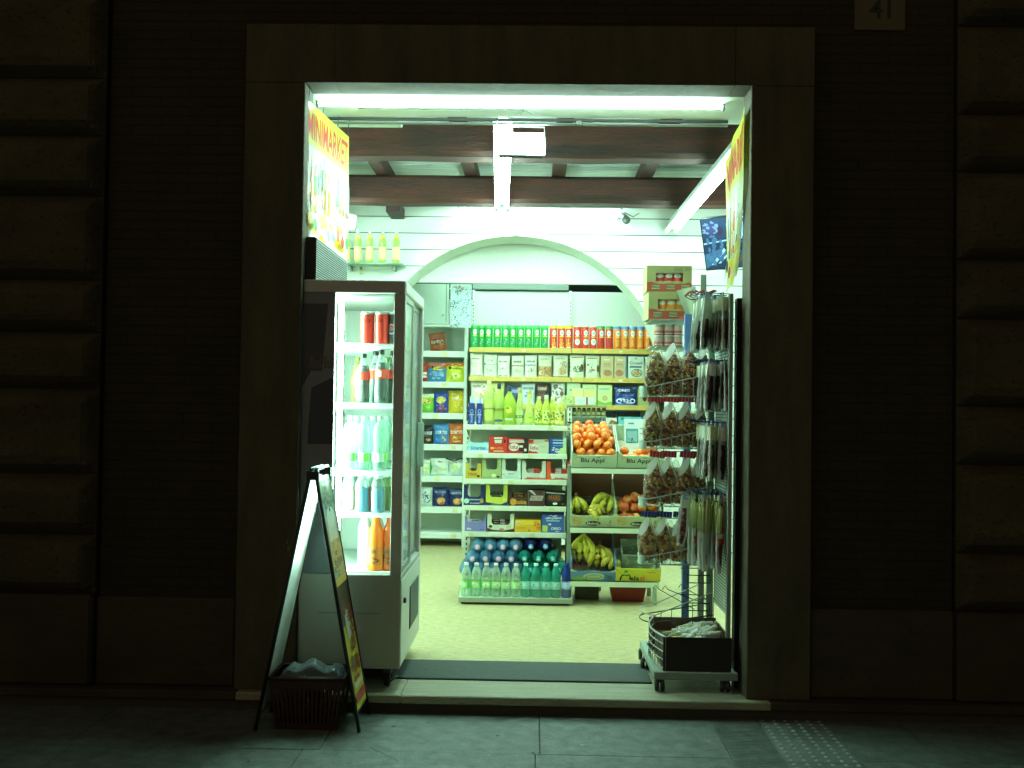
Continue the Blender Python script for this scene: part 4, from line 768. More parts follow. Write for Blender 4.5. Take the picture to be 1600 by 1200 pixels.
# white cabinet & notice board left of shelving
m = MB(); a, b, c = W(630, 443, 10.3), W(702, 443, 10.3), W(660, 506, 10.3); m.cbox(a.x, b.x, 10.3, 10.33, c.z, a.z, .003, P('#b4c8b8', .45)); m.box(b.x - .03, b.x - .024, 10.296, 10.299, c.z + .02, a.z, P('#5a6a5e', .6)); m.ball((b.x - .06, 10.293, c.z + .09), .009, P('#6a786c', .4), 8, 6)
solo('wall_cabinet', m, 'flat white cupboard door on the rear wall above the chip rack', 'cupboard')
m = MB(); a, b = W(704, 444, 9.86), W(736, 512, 9.86); w = b.x - a.x; h = a.z - b.z; m.cbox(0, w, 0, .02, 0, h, .002, P('#c3dcdc', .5))
S = lambda u, v, hh: (u * w, -hh, v * h); q = random.Random(4); its = []
for i in range(90): its.append(('s', q.uniform(.1, .9), q.uniform(.05, .95), q.uniform(.08, .2), q.uniform(.03, .07), 5, i, q.choice(['#2f5f8a', '#1c2a34', '#4a86b4', '#6fa0b8', '#e8f4f4', '#e8f4f4', '#3a6a5a'])))
its += [('s', .45, .93, .25, .04, 12, 3, '#b8683a'), ('s', .2, .04, .2, .04, 8, 5, '#22282c')]
m.dec(S, its); solo('notice_board', m, 'white notice board covered with small blue stickers and doodles', 'notice board', (a.x, 9.86, b.z))
# ---- glass shelf with limoncello at the arch
GS = 9.0; z = W(590, 411.5, GS).z
m = MB(); a, b = W(500, 412, GS), W(631, 412, GS); m.cbox(a.x, b.x, GS - .04, 9.19, z - .01, z, .001, glass('#a9c8b4', .3, .1)); o = solo('glass_shelf', m, 'small glass shelf on the slatted wall carrying five limoncello bottles', 'shelf')
for px in (547, 616): p = W(px, 418, 9.1); m = MB(); m.cbox(p.x - .012, p.x + .012, 9.06, 9.195, z - .05, z - .011, .003, P('#6c7a72', .3, .7)); part('bracket', m, o)
lim = '#b8dc6c'
def limo(Rd, H, cap, lab, its, neck=.5, c=lim, capr=.012):
    pr = [(Rd * .9, 0), (Rd, .008), (Rd, H * neck), (Rd * .8, H * (neck + .1)), (capr * 1.05, H * (neck + .24)), (capr, H * .9)]
    return bottle(pr, P(c, .15, 0, .05, 8, 0, 0, .6), capr * 1.15, (H * .87, H), cap, (H * .1, H * neck * .85, lab, its) if lab else None)
lb = limo(.032, .30, '#b8c4c0', '#ced86a', [('r', .2, .88, .8, 1, '#5a7a4a')], .62, '#bcdc70')
lb2 = lambda: [(n, mm) for n, mm in lb()] + [('neck_tag', MB().dec(lambda u, v, h: ((u - .5) * .036, -.021 - h, .205 + v * .04), [('r', 0, 0, 1, 1, '#e6c83a'), ('t', 'N', .5, .5, .4, .6, '#6a4a1a')]))]
for i, px in enumerate((541, 559, 577.5, 597.5, 619)):
    inst('limA', lb2, 'limoncello_bottle', ORD[i].capitalize() + ' limoncello bottle on the glass shelf, counting away from the banner', 'bottle', (W(px, 400, GS).x, GS, z + .001), (0, 0, 0), 'limoncello bottles on the glass shelf')
m = MB(); m.lathe([(0, 0), (.012, 0), (.012, .07), (0, .07)], P('#d8d6a0', .25, .5), 10); p = W(563, 428, 9.14); solo('metal_fitting', m, 'small shiny metal peg on the slatted wall under the glass shelf', 'wall peg', (p.x, 9.17, p.z))
# ================================================================ CANDY GONDOLA
DG = 7.45
a, b = W(727, 740, DG), W(885, 740, DG); X0, X1 = a.x, b.x; cx = (X0 + X1) / 2
zg = [W(805, p, DG).z for p in (665, 709, 749.5, 791, 832)]
go = thing('display_gondola', 'white end shelving unit of sweets with limoncello on top and water bottles below', 'shelving', (cx, DG + .2, 0)); O = (-cx, -DG - .2, 0)
gw = P('#d8e2cc', .5, 0, .06, 8); gb_ = P('#b0bfae', .55, 0, .05, 4)
m = MB(); m.box(X0 + .02, X1 - .02, DG + .32, DG + .335, .1, zg[0] + .02, gb_); part('back_panel', m, go, None, O)
for x, zz in ((X0 - .004, zg[0] + .02), (X1 + .03, zg[0] + .14)):
    m = MB(); m.box(x - .016, x + .016, DG + .30, DG + .36, 0, zz, gw)
    for q in range(34): z = .12 + q * .038; m.box(x - .005, x + .005, DG + .2985, DG + .2995, z, z + .018, dkk)
    part('upright', m, go, None, O)
for i, z in enumerate(zg):
    m = MB(); m.cbox(X0, X1, DG, DG + .315, z - .01, z, .002, gw); m.cbox(X0 - .002, X1 + .002, DG - .014, DG - .001, z - .034, z + .003, .002, gw)
    for q in range(5): xx = X0 + .03 + q * (X1 - X0) / 5.2 + .02 * ((q * 7 + i * 3) % 4); m.box(xx, xx + .038, DG - .0155, DG - .0145, z - .029, z - .004, P(['#dfe4c8', '#cfd6a0', '#e4e4da'][(q + i) % 3], .5))
    for s in (X0 + .002, X1 - .006): m.add([(s, DG, z - .011), (s, DG + .31, z - .011), (s, DG + .31, z - .09), (s, DG, z - .034)], [(0, 1, 2, 3)], gw)
    part('shelf', m, go, None, O)
TX0, TX1 = W(716, 930, 7.24).x, W(894, 930, 7.24).x
m = MB(); m.cbox(TX0, TX1, 7.24, DG + .31, .035, .05, .002, gw); m.cbox(TX0, TX1, 7.232, 7.239, .018, .052, .001, P('#9aa594', .5)); m.box(TX0 + .02, TX1 - .02, 7.26, DG + .3, .001, .03, P('#2e332c', .7))
m.box(TX1 - .004, TX1 + .002, 7.24, DG + .3, .05, .14, P('#b4c8b4', .4)); m.grid(lambda u, v: (TX0 + (TX1 - TX0) * u, 7.2385, .05 + .085 * v), 1, 1, glass('#dcefe2', .10, .05, '#f0faf2')); part('base_tray', m, go, None, O)
# limoncello & bottles on the top
z = zg[0] + .001
def gx(px, y=DG + .07): return W(px, 700, y).x
blue = carton(.044, .044, .158, '#22388c', [('e', .5, .62, .3, .1, '#8fa6dc'), ('e', .5, .62, .2, .06, '#22388c'), ('r', .3, .1, .7, .42, '#7f95d0'), ('r', .15, .44, .85, .5, '#b8c4e8'), ('s', .5, .25, .3, .14, 10, 2, '#22388c')])
def bluej(): o = blue(); n = MB(); n.lathe([(.014, .158), (.014, .2), (0, .2)], P('#9cc4dc', .3), 10); n.lathe([(.0175, .198), (.0175, .206), (0, .206)], P('#d8c060', .4), 10); return o + [('cap', n)]
for i, px in enumerate((736.5, 748.5)): inst('blj', bluej, 'liqueur_bottle', ['blue square bottle at the chip rack end of the top sweets shelf', 'blue square bottle touching the first tall limoncello'][i], 'bottle', (gx(px, DG + .04), DG + .04, z))
T1 = [('r', .1, .55, .9, .62, '#4a5a30'), ('t', 'PALLINI', .5, .585, .6, .05, '#dfe8a0')]
specs = [(763, .325, .042, 'sq', '#d3dc8c', '#cfe070', T1, '#dfe6a0', 'tall pale limoncello bottle with a dark name band next to the blue bottles', .66),
 (778.5, .305, .040, 'b', '#252c4a', None, [], '#d8e48a', 'limoncello bottle with vertical lettering and a long navy neck', .60),
 (795, .285, .046, 'c', '#2a3350', None, [], '#c8dc60', 'widest bright lime green limoncello bottle with a navy top', .60),
 (811, .275, .027, 'd', '#b8a85a', '#cfe48a', [('r', 0, .3, 1, .52, '#5a7a5a'), ('t', 'LIMONE', .5, .41, .5, .14, '#d8e8a0')], '#e0e8a0', 'slim limoncello bottle with a gold neck and green band', .50),
 (826, .265, .034, 'e', '#c0b060', '#c8e45a', [('s', .5, .7, .25, .14, 8, 4, '#4a5a1c')], '#e2ea98', 'cone shaped limoncello bottle with a leaf drawing', .32),
 (841, .215, .031, 'f', '#d0d4a4', '#e4ec7a', [('s', .5, .5, .3, .4, 16, 5, '#5a7a3c')], '#e0e878', 'small yellow limoncello bottle with floral label, first of the small ones', .64),
 (853, .225, .029, 'g', '#c9d8c0', '#e4ec7a', [('s', .5, .5, .3, .4, 16, 6, '#4f7a3c')], '#e0e878', 'small yellow limoncello bottle with floral label and white cap', .6),
 (863, .21, .028, 'h', '#dfe08a', '#ecee6a', [('s', .5, .5, .3, .4, 16, 7, '#6a7a3c')], '#e6ea78', 'small yellow limoncello bottle beside the white capped one', .64),
 (874, .20, .036, 'i', '#dfe3c8', '#e4e88a', [('s', .5, .5, .35, .4, 18, 8, '#5a6a2c'), ('e', .5, .4, .15, .12, '#e8e01a')], '#e4e880', 'squat limoncello bottle with lemon picture at the fruit stand end', .62)]
for px, H, Rd, k, cap, lb_, its, c, lab, nk in specs:
    y = DG + .06 + (.03 if k in 'fh' else 0); bd = limo(Rd, H, cap, lb_, its, nk, c, .013)
    if k == 'b':
        bd0 = bd; bd = lambda bd0=bd0: bd0() + [('lettering', MB().dec(roundsurf(.041, .02, .17), [('T', 'LIMONCE', .5, .55, .8, .1, '#37501c'), ('e', .5, .08, .26, .06, '#4a5c7a')], 8))]
    if k == 'c':
        bd1 = bd; bd = lambda bd1=bd1: bd1() + [('leaf_print', MB().dec(roundsurf(.047, .02, .15), [('e', .5, .6, .14, .16, '#e6ee5a'), ('e', .42, .7, .08, .05, '#4f8a2c'), ('r', .3, .12, .7, .2, '#e8eee0')], 8))]
    inst('lim' + k, bd, 'limoncello_bottle', lab, 'bottle', (gx(px, y), y, z), (0, 0, 0), 'limoncello bottles on the top sweets shelf')
# candy trays: (px0,px1,ptop,row,kind,...)
rowy = (665, 709, 749.5, 791, 832)
def candy(px0, px1, pt, row, kind, base, its, lab, k, hf=.5, arms=None, bars=None, name='candy_box'):
    y = DG + .075; x, w, h = px_obj(px0, px1, pt, rowy[row], y - .06); zz = zg[row] + .001; w *= .985
    if kind == 'c': inst(k, carton(w, .13, h, base, its), name, lab, 'candy box', (x, y, zz))
    else: inst(k, tray(w, .13, h, h * hf, base, its, arms=arms), name, lab, 'candy box', (x, y, zz))
    if bars:
        bc, n, bits, bl = bars
        for j in range(n):
            for l in range(1):
                bw = w * .74; bz = zz + h * hf - .022 + j * .017
                inst(k + 'bar', bag(bw, .034, .02, bc, bits, 3, False, .25), 'chocolate_bar', bl, 'chocolate bar', (x + rnd.uniform(-.002, .002), y - .035 + j * .006, bz), (R(-58), 0, R(rnd.uniform(-3, 3))), bl)
candy(730, 763.5, 692, 1, 't', '#a9dbe6', [('r', 0, 0, 1, .25, '#dfeef0'), ('t', 'Smarties', .52, .5, .7, .35, '#4a8aa8'), ('s', .12, .5, .1, .3, 6, 2, '#4a9ab8')], 'low pale blue tray with wavy lettering at the chip rack end', 'k1', .95)
candy(764, 792.5, 682.5, 1, 'c', '#d8382e', [('q', [(.25, .95), (.75, .95), (.66, .55), (.34, .55)], '#e4e2cc'), ('r', .22, .8, .78, .84, '#7a2018'), ('r', .34, .56, .66, .6, '#5a1a12'), ('e', .18, .3, .12, .07, '#e8b84a'), ('t', 'LION', .55, .3, .4, .14, '#e8a04a'), ('r', .25, .1, .8, .16, '#eac49c'), ('r', .82, .62, .92, .82, '#3a1c14')], 'solid red box with a white window, next to the pale blue tray', 'k2')
candy(793, 825.5, 685, 1, 'c', '#c23a30', [('r', .75, 0, 1, 1, '#3c2620'), ('r', .55, .15, 1, .7, '#3c2620'), ('r', .08, .72, .8, .8, '#e8e2d0'), ('r', .08, .84, .78, .9, '#e8ded0'), ('e', .3, .42, .25, .26, '#e8e6dc'), ('t', 'KitKat', .3, .42, .42, .24, '#a82a22'), ('r', .56, .4, .74, .54, '#dfe4d0'), ('e', .86, .24, .07, .1, '#dfe4d0')], 'red and dark brown wafer box with a white oval', 'k3')
candy(826, 857.5, 687, 1, 'c', '#c9d2b4', [('r', 0, .72, .24, 1, '#c8382e'), ('q', [(0, 0), (.5, 0), (.35, .2), (0, .2)], '#c23a30'), ('e', .26, .42, .25, .26, '#ece8de'), ('t', 'KitKat', .28, .42, .42, .24, '#a82a22'), ('r', .2, .8, .78, .86, '#d8a890'), ('r', .78, .88, 1, .98, '#b84a3a'), ('t', 'WHITE', .68, .52, .25, .08, '#8a9a7a')], 'cream and red wafer box with a white oval', 'k4')
candy(858, 885, 684, 1, 'c', '#2b4d94', [('r', .2, .84, .9, .9, '#a8cce0'), ('r', .2, .66, .9, .74, '#c0dcec'), ('r', .2, .5, .9, .56, '#6a9ac8'), ('q', [(.5, 0), (1, 0), (1, .5), (.62, .35)], '#c2d89a'), ('s', .35, .25, .25, .2, 16, 4, '#e4ece8'), ('r', .8, .4, 1, 1, '#b4cca8')], 'blue and white snack box next to the gondola upright', 'k5')
candy(727, 752, 725, 2, 't', '#c8ae3e', [('t', 'TWIX', .45, .55, .6, .4, '#8a5a1c'), ('e', .82, .35, .1, .15, '#5a2c14')], 'golden yellow tray with brown lettering', 'k6', .5, .03, ('#5c3c24', 2, [], 'brown chocolate bar in the golden yellow tray'))
candy(752.5, 783, 714.5, 2, 't', '#a4b878', [('r', .05, .15, .5, .25, '#8a9a5a'), ('e', .62, .4, .12, .16, '#dfe6b8'), ('e', .85, .25, .09, .12, '#4a3c20')], 'olive green tray with tall shoulders, nearly empty', 'k7', .42, .028, ('#dfe6b0', 1, [], 'cream chocolate bar in the olive green tray'))
candy(783.5, 814, 715, 2, 't', '#cbdcd2', [('t', 'BUENO', .5, .66, .3, .16, '#a8583a'), ('r', .15, .25, .8, .36, '#b0ccc4'), ('e', .1, .6, .07, .1, '#e0a85a')], 'white tray with tall shoulders, empty', 'k8', .38, .026)
candy(815, 853, 720, 2, 't', '#d3dccb', [('q', [(0, 0), (1, 0), (1, .3), (.6, .2), (.2, .28)], '#d4553a'), ('t', 'kinder', .5, .34, .55, .22, '#c23a28'), ('e', .82, .6, .1, .14, '#e8ece0')], 'white and orange red tray stacked with red and white bars', 'k9', .35, .03, ('#e3ded0', 3, [('r', .5, 0, 1, 1, '#d4502f'), ('r', 0, .2, .12, .8, '#d4502f')], 'red and white chocolate bar in the white and orange tray'))
candy(853.5, 893, 720, 2, 't', '#e8582e', [('q', [(.15, .95), (1, .95), (1, .25), (.2, .2)], '#e2e6d8'), ('q', [(0, 0), (1, 0), (1, .2), (0, .2)], '#e8692c'), ('t', 'kinder', .55, .3, .4, .24, '#1d1c18'), ('s', .5, .12, .4, .1, 10, 3, '#f0a030')], 'bright orange tray stacked with orange and white bars', 'k10', .35, .03, ('#d8492c', 3, [('r', .3, 0, .62, 1, '#dfe2da')], 'orange and white chocolate bar in the bright orange tray'))
candy(724, 757.5, 759, 3, 't', '#1c2c5e', [('t', 'CLASSIC', .55, .25, .5, .16, '#d8e0e8'), ('e', .14, .5, .13, .3, '#b8dcd0'), ('r', .25, .6, .8, .72, '#9fb8c4'), ('e', .86, .55, .09, .28, '#a88a4a')], 'dark blue tray with high shoulders, empty', 'k11', .42, .03)
candy(758.5, 793, 758.5, 3, 't', '#c6cf4e', [('q', [(0, 0), (1, 0), (1, .5), (.7, .15), (0, .4)], '#28325a'), ('r', .25, .12, .7, .2, '#7a9a5a'), ('e', .86, .75, .09, .2, '#d8d85a')], 'lime yellow tray with dark blue foot, full of green and white bars', 'k12', .42, .03, ('#39433a', 3, [('t', 'BALISTO', .45, .5, .75, .5, '#e4ece0')], 'dark bar with white lettering in the lime yellow tray'))
candy(796, 824, 765, 3, 't', '#4a2c20', [('e', .2, .5, .18, .4, '#d89a34'), ('t', 'Cookies', .6, .5, .7, .55, '#e0a53a')], 'brown tray with bulging orange lettering', 'k13', .5, .012, ('#6a3c24', 3, [('t', 'Cookies', .5, .5, .8, .5, '#e0c04a')], 'brown bar with yellow lettering in the brown tray'))
candy(824.5, 851, 766, 3, 'c', '#4e3432', [('q', [(.1, .36), (.84, .36), (.94, .66), (.2, .66)], '#b4c6bc'), ('t', 'SNICKERS', .52, .51, .62, .22, '#a83a34'), ('q', [(.02, 1), (.25, 1), (.5, .7), (.4, .7)], '#c8d4cc'), ('r', .02, 0, .06, 1, '#7a6a62'), ('r', .94, 0, .98, 1, '#7a6a62')], 'maroon brown box with a slanted white name strip', 'k14')
candy(851.5, 884, 768, 3, 'c', '#1c1614', [('q', [(.05, .98), (1, .9), (.95, .84), (.05, .9)], '#a8b8a8'), ('e', .45, .58, .4, .28, '#2c3f3a'), ('t', 'MARS', .45, .6, .55, .34, '#b8602c'), ('e', .48, .2, .12, .08, '#e4ece4'), ('r', .8, .15, .95, .22, '#8a7a4a')], 'black box with slanted rust coloured lettering beside the upright', 'k15')
candy(726, 760, 809, 4, 't', '#8180c0', [('t', 'Milka', .2, .3, .2, .2, '#e8e8f4'), ('r', .7, .2, .9, .28, '#4c4a90')], 'lilac tray with silvery bars', 'k16', .62, .02, ('#b8bcd0', 2, [('r', .2, .2, .7, .4, '#5a5a9c'), ('r', .1, .6, .8, .75, '#eef0f4')], 'silvery lilac bar in the lilac tray'))
candy(761, 803.5, 804, 4, 't', '#d4dcc8', [('q', [(0, 0), (1, 0), (1, .5), (.6, .2), (.2, .3), (0, .55)], '#4a2c20'), ('e', .8, .7, .1, .3, '#cfd29a'), ('e', .12, .75, .07, .2, '#3c2a20'), ('r', .45, .25, .62, .5, '#c87a64')], 'white tray with a dark brown foot, full of brown bars', 'k17', .4, .03, ('#4a2a20', 3, [('r', .45, .1, .7, .9, '#e2e2d6'), ('r', .1, .3, .4, .5, '#d8c8b0')], 'dark brown and white bar in the white tray'))
candy(804, 845.5, 812.5, 4, 'c', '#e6b42e', [('r', .02, .6, .7, .96, '#eacb3e'), ('r', .06, .62, .2, .85, '#e8d8c0'), ('t', 'KINDER', .13, .72, .12, .1, '#c0382a'), ('s', .84, .55, .13, .35, 20, 4, '#d8743a'), ('r', .08, .32, .4, .38, '#c88a2c'), ('e', .55, .18, .04, .06, '#b8582a')], 'yellow carton with an orange flower picture', 'k18')
candy(846, 881.5, 799, 4, 'c', '#3f68b4', [('r', 0, .84, 1, 1, '#1d2f6a'), ('r', .15, .66, .86, .71, '#b8d0ec'), ('r', .2, .54, .8, .59, '#b8d0ec'), ('s', .5, .72, .4, .1, 14, 5, '#d8e8f4'), ('r', .03, .05, .26, .34, '#c6d85a'), ('t', 'OREO', .64, .2, .44, .13, '#eef2f4'), ('r', .3, .36, .42, .44, '#dfe8f0'), ('r', .6, .05, .78, .08, '#d8e4f0')], 'tall blue cookie carton with a lime green square', 'k19')
# stand-up water bottles in the base tray
def pet(c, lc, its, cap, fac=.30, tint=None):
    return bottle([(.030, 0), (.035, .012), (.035, .06), (.033, .07), (.035, .08), (.035, .16), (.031, .185), (.035, .205), (.034, .23), (.022, .275), (.013, .295), (.013, .31)], glass(c, fac, .08, tint), .016, (.305, .33), cap, (.082, .158, lc, its), n=14)
cg = pet('#d2ecd8', '#bfe8b4', [('r', 0, .86, 1, 1, '#6fd23e'), ('r', 0, 0, 1, .14, '#6fd23e'), ('e', .5, .5, .22, .3, '#eef6ea'), ('s', .5, .5, .2, .2, 8, 3, '#5fb83a'), ('r', .8, 0, 1, 1, '#4fc83a')], '#e6d8dc', .28, '#e4f6ea')
ct = pet('#2fae9c', '#8fd6cc', [('r', .1, .2, .7, .8, '#b0e2dc'), ('s', .4, .5, .22, .25, 8, 3, '#4f9a9c')], '#bfeee2', .5, '#7fdccc')
cb = pet('#22409c', '#7f9ad4', [('r', .15, .15, .75, .85, '#b4c8e8')], '#2c3f8c', .6, '#5c7ad0')
yb_ = 7.30; zb = .051
for i, px in enumerate((728.5, 744.5, 760, 775, 790.5, 806)): inst('cg', cg, 'water_bottle', ORD[i] + ' clear water bottle with a green label, counting from the open floor side', 'bottle', (W(px, 900, yb_).x, yb_, zb), (0, 0, R(i * 20 - 40)), 'clear water bottles in the front row', (1.03, 1.03, .71))
for i, px in enumerate((821.5, 837.5, 853.5, 868.5)): inst('ct', ct, 'water_bottle', ORD[i] + ' upright turquoise water bottle, counting from the clear ones', 'bottle', (W(px, 900, yb_).x, yb_, zb), (0, 0, R(i * 25 - 30)), 'turquoise water bottles in the front row', (1.03, 1.03, .72))
inst('cb', cb, 'water_bottle', 'upright deep blue water bottle at the fruit stand end of the tray', 'bottle', (W(885, 900, yb_).x, yb_, zb), None, None, (1, 1, .74))
# lying bottles
def lying(c, cap, fac, tint, Rd=.052):
    def b():
        m = MB(); m.lathe([(.016, .0), (.017, .02), (.03, .035), (Rd * .85, .06), (Rd, .09), (Rd, .32), (Rd * .9, .335), (0, .335)], glass(c, fac, .08, tint), 18, axis='y')
        q = MB(); q.lathe([(0, -.018), (.018, -.018), (.019, -.014), (.019, .002), (0, .002)], P(cap, .35), 12, axis='y'); q.lathe([(0, -.0185), (.008, -.0185)], P('#d8e0e4', .4), 10, axis='y'); return [('bottle_body', m), ('cap', q)]
    return b
lp = lying('#6aa4c4', '#d0a0c4', .30, '#b8dcec'); lg = lying('#2fa08c', '#5ab8a4', .4, '#84dccc'); ln_ = lying('#14204e', '#6a9ad0', .7, '#39509c')
PK = ORD
for r, (py, pxs) in enumerate(((855, (746, 766, 786, 806)), (873, (738, 758.5, 779, 799)), (891, (728, 749, 769, 789, 808)))):
    for i, px in enumerate(pxs):
        y = DG - .06 + .0 * r; p = W(px, py, y); inst('lp', lp, 'water_bottle', '%s lying teal bottle with a pink cap in the %s layer' % (ORD[i], ['top', 'middle', 'bottom'][r]), 'bottle', (p.x, y - .02 * r, max(p.z, .11)), (0, R(20 * i), 0), 'lying bottles with pink caps')
for r, (py, pxs) in enumerate(((873, (820, 841.5, 864)), (890, (829, 851, 874)))):
    for i, px in enumerate(pxs): y = DG - .06; p = W(px, py, y); inst('lg', lg, 'water_bottle', '%s lying green bottle in the %s layer' % (ORD[i], ['middle', 'bottom'][r]), 'bottle', (p.x, y - .02 * (r + 1), p.z), (0, R(33 * i), 0), 'lying green bottles')
for i, px in enumerate((829.5, 852.5)): y = DG - .06; p = W(px, 854, y); inst('ln', ln_, 'water_bottle', ['navy lying bottle next to the pink capped ones on top', 'navy lying bottle at the fruit stand end of the top layer'][i], 'bottle', (p.x, y, p.z), None, 'navy lying bottles')
# ================================================================ FRUIT STAND
DFr = 7.28
a, b = W(891, 830, DFr), W(1031, 830, DFr); X0, X1 = a.x, b.x; cx = (X0 + X1) / 2
zf = [W(960, p, DFr).z for p in (739, 832, 916)]
fs = thing('fruit_stand', 'pale metal fruit stand with three sloping shelves beside the sweets', 'stand', (cx, DFr + .2, 0)); O = (-cx, -DFr - .2, 0)
TL = 26; ca, sa = math.cos(R(TL)), math.sin(R(TL)); LN = .42
for z in zf:
    m = MB(); m.cbox(X0, X1, DFr - .006, DFr, z - .006, z + .03, .002, P('#d2e0c6', .5, 0, .08, 6))
    M = Matrix.Translation((0, DFr, z)) @ Matrix.Rotation(R(TL), 4, 'X'); m.box(X0, X1, .002, LN, -.006, 0, P('#a3b39a', .5), M); part('shelf', m, fs, None, O)
gr = P('#7f8f80', .45, .2, .1)
for x in (X0 - .022, X1 - .04):
    m = MB(); m.cbox(x, x + .03, DFr + .04, DFr + .07, 0, zf[2] if x > cx else zf[0] + .05, .003, gr if x < cx else P('#a9bfae', .5)); part('leg', m, fs, None, O)
for x in (X0 - .022, X1 - .04): m = MB(); m.cbox(x, x + .03, DFr + .40, DFr + .43, 0, zf[0] + .25, .003, gr); part('leg', m, fs, None, O)
m = MB(); a, b = W(899, 930, 7.55), W(935, 930, 7.55); m.cbox(a.x, b.x, 7.5, 7.7, 0.001, .11, .003, P('#4f4a3c', .7)); solo('storage_box', m, 'dark grey box in shade under the fruit stand', 'box')
m = MB(); a, b = W(953, 930, 7.5), W(1008, 930, 7.5); w = b.x - a.x
m.add([(x * k / 2, y * k2, z) for z, k, k2 in ((0, w * .86, .1), (.11, w, .12)) for x, y in ((-1, -1), (1, -1), (1, 1), (-1, 1))], [(0, 1, 5, 4), (1, 2, 6, 5), (2, 3, 7, 6), (3, 0, 4, 7), (0, 3, 2, 1), (4, 5, 6, 7)], P('#8c2a1c', .5)); m.cbox(-w / 2 - .005, w / 2 + .005, -.125, .125, .105, .118, .003, P('#8c2a1c', .5))
solo('red_tub', m, 'dark red plastic tub on the floor under the fruit stand', 'tub', ((a.x + b.x) / 2, 7.55, .001))
card = P('#8c624c', .75, 0, .15, 12)
def crate(w, hf, hs, front, its, back=0, inner='#cfc8b0', cut=True, wallc=None):
    def b():
        m = MB(); p = P(front, .6); wc_ = P(wallc or front, .6); t = .006
        m.box(-w / 2, w / 2, 0, t, 0, hf, p); m.box(-w / 2, w / 2, t, LN, 0, t, card)
        for s in (-1, 1):
            x0, x1 = (s * w / 2 - t, s * w / 2) if s > 0 else (-w / 2, -w / 2 + t); m.box(x0, x1, t, LN, t, hs, wc_)
        if cut:
            for s in (-1, 1): x = s * w / 2; m.add([(x, 0, hf), (x - s * w * .14, 0, hf), (x, 0, hf + .022)], [(0, 1, 2)], P('#cdd8c6', .6))
        m.box(-w / 2 + t, w / 2 - t, LN - t, LN, t, max(hs, back), card if back else wc_)
        m.dec(lambda u, v, h: ((u - .5) * w, -h, v * hf), its); l = MB()
        l.grid(lambda u, v: ((u - .5) * (w - .02), .02 + v * (LN - .04), .012 + .01 * noise.noise(Vector((u * 5, v * 6, 2)))), 8, 10, P(inner, .7, 0, .5, 30)); 
        if back:
            l.dec(lambda u, v, h: ((u - .5) * (w - .02), .02 + v * (LN - .04), .026 + h), [('s', .5, .5, .45, .45, 26, 3, '#6e7a6a'), ('s', .5, .5, .45, .45, 16, 8, '#8a5a4a'), ('r', .35, .6, .65, .72, '#3f4a44')])
        return [('crate_body', m), ('liner', l)]
    return b
RT = (R(TL), 0, 0)
def place_crate(k, bd, px0, px1, row, lab):
    a, b = W(px0, (739, 832, 916)[row], DFr), W(px1, (739, 832, 916)[row], DFr); loc = ((a.x + b.x) / 2, DFr + .012, zf[row] + .035)
    inst(k, bd, 'fruit_crate', lab, 'crate', loc, RT, 'fruit crates on the stand'); return Vector(loc), b.x - a.x
Mr = Matrix.Rotation(R(TL), 3, 'X')
wcr = W(964, 739, DFr).x - W(893.5, 739, DFr).x
blu = lambda sh_=0: [('t', 'Blu Appl', .46, .56, .52, .46, '#26302a'), ('q', [(.53, .82), (.66, .9), (.6, .78)], '#4f9a5a'), ('r', .08, .8, .22, .86, '#e0a05a'), ('r', .08, .62, .1, .74, '#8aa890')]
LA, w_ = place_crate('cr1', crate(wcr, .098, .13, '#bcd2b4', blu()), 893.5, 963, 0, 'pale green carton crate heaped with oranges')
LB, w_ = place_crate('cr1b', crate(wcr, .098, .13, '#bcd2b4', blu()), 966, 1034, 0, 'pale green carton crate holding a few oranges and a white price card')
mel = [('e', .14, .55, .12, .4, '#c0b070'), ('s', .14, .5, .1, .3, 8, 2, '#a8705a'), ('e', .5, .34, .17, .22, '#1c2420'), ('t', 'Melinda', .5, .34, .27, .22, '#c8d8c8'), ('s', .88, .4, .08, .3, 8, 3, '#7a7a8a')]
LC, w_ = place_crate('cr2', crate(wcr, .09, .15, '#b4c29a', mel, .27), 893, 960, 1, 'carton crate of ripe bananas on the middle shelf with a brown raised lid')
LD, w_ = place_crate('cr2b', crate(wcr, .09, .15, '#b4c29a', mel, .27), 963, 1030, 1, 'carton crate of red and yellow apples on the middle shelf')
LE, w_ = place_crate('cr3', crate(wcr, .075, .15, '#5a86b8', [('e', .52, .45, .24, .4, '#c4d08a'), ('e', .52, .45, .2, .3, '#7fa0a8'), ('t', 'BANANA', .52, .45, .28, .26, '#d8d05a'), ('e', .2, .2, .18, .22, '#7fae4a'), ('s', .82, .45, .12, .3, 12, 4, '#3a5a5a')], .27), 893, 960, 2, 'blue fronted banana crate on the lowest shelf')
LF, w_ = place_crate('cr3b', crate(wcr, .105, .12, '#c8cc3c', [('r', .6, .1, .96, .9, '#d2c43a'), ('q', [(.1, 0), (.1, .3), (.14, .52), (.2, .56), (.25, .5), (.3, .58), (.34, .4), (.34, .2), (.3, .1), (.32, .3), (.3, .48), (.25, .42), (.2, .48), (.15, .4), (.13, .1)], '#262a1c'), ('t', 'ela', .43, .26, .2, .4, '#262a1c'), ('t', 'si', .6, .28, .1, .42, '#d8602c'), ('e', .21, .78, .02, .12, '#3f9a3a'), ('e', .25, .8, .02, .12, '#3f9a3a'), ('r', .7, .72, .88, .76, '#6a6a2c')], .2, wallc='#a9b8a0'), 963, 1030, 2, 'yellow fronted apple crate holding a clear plastic tub')
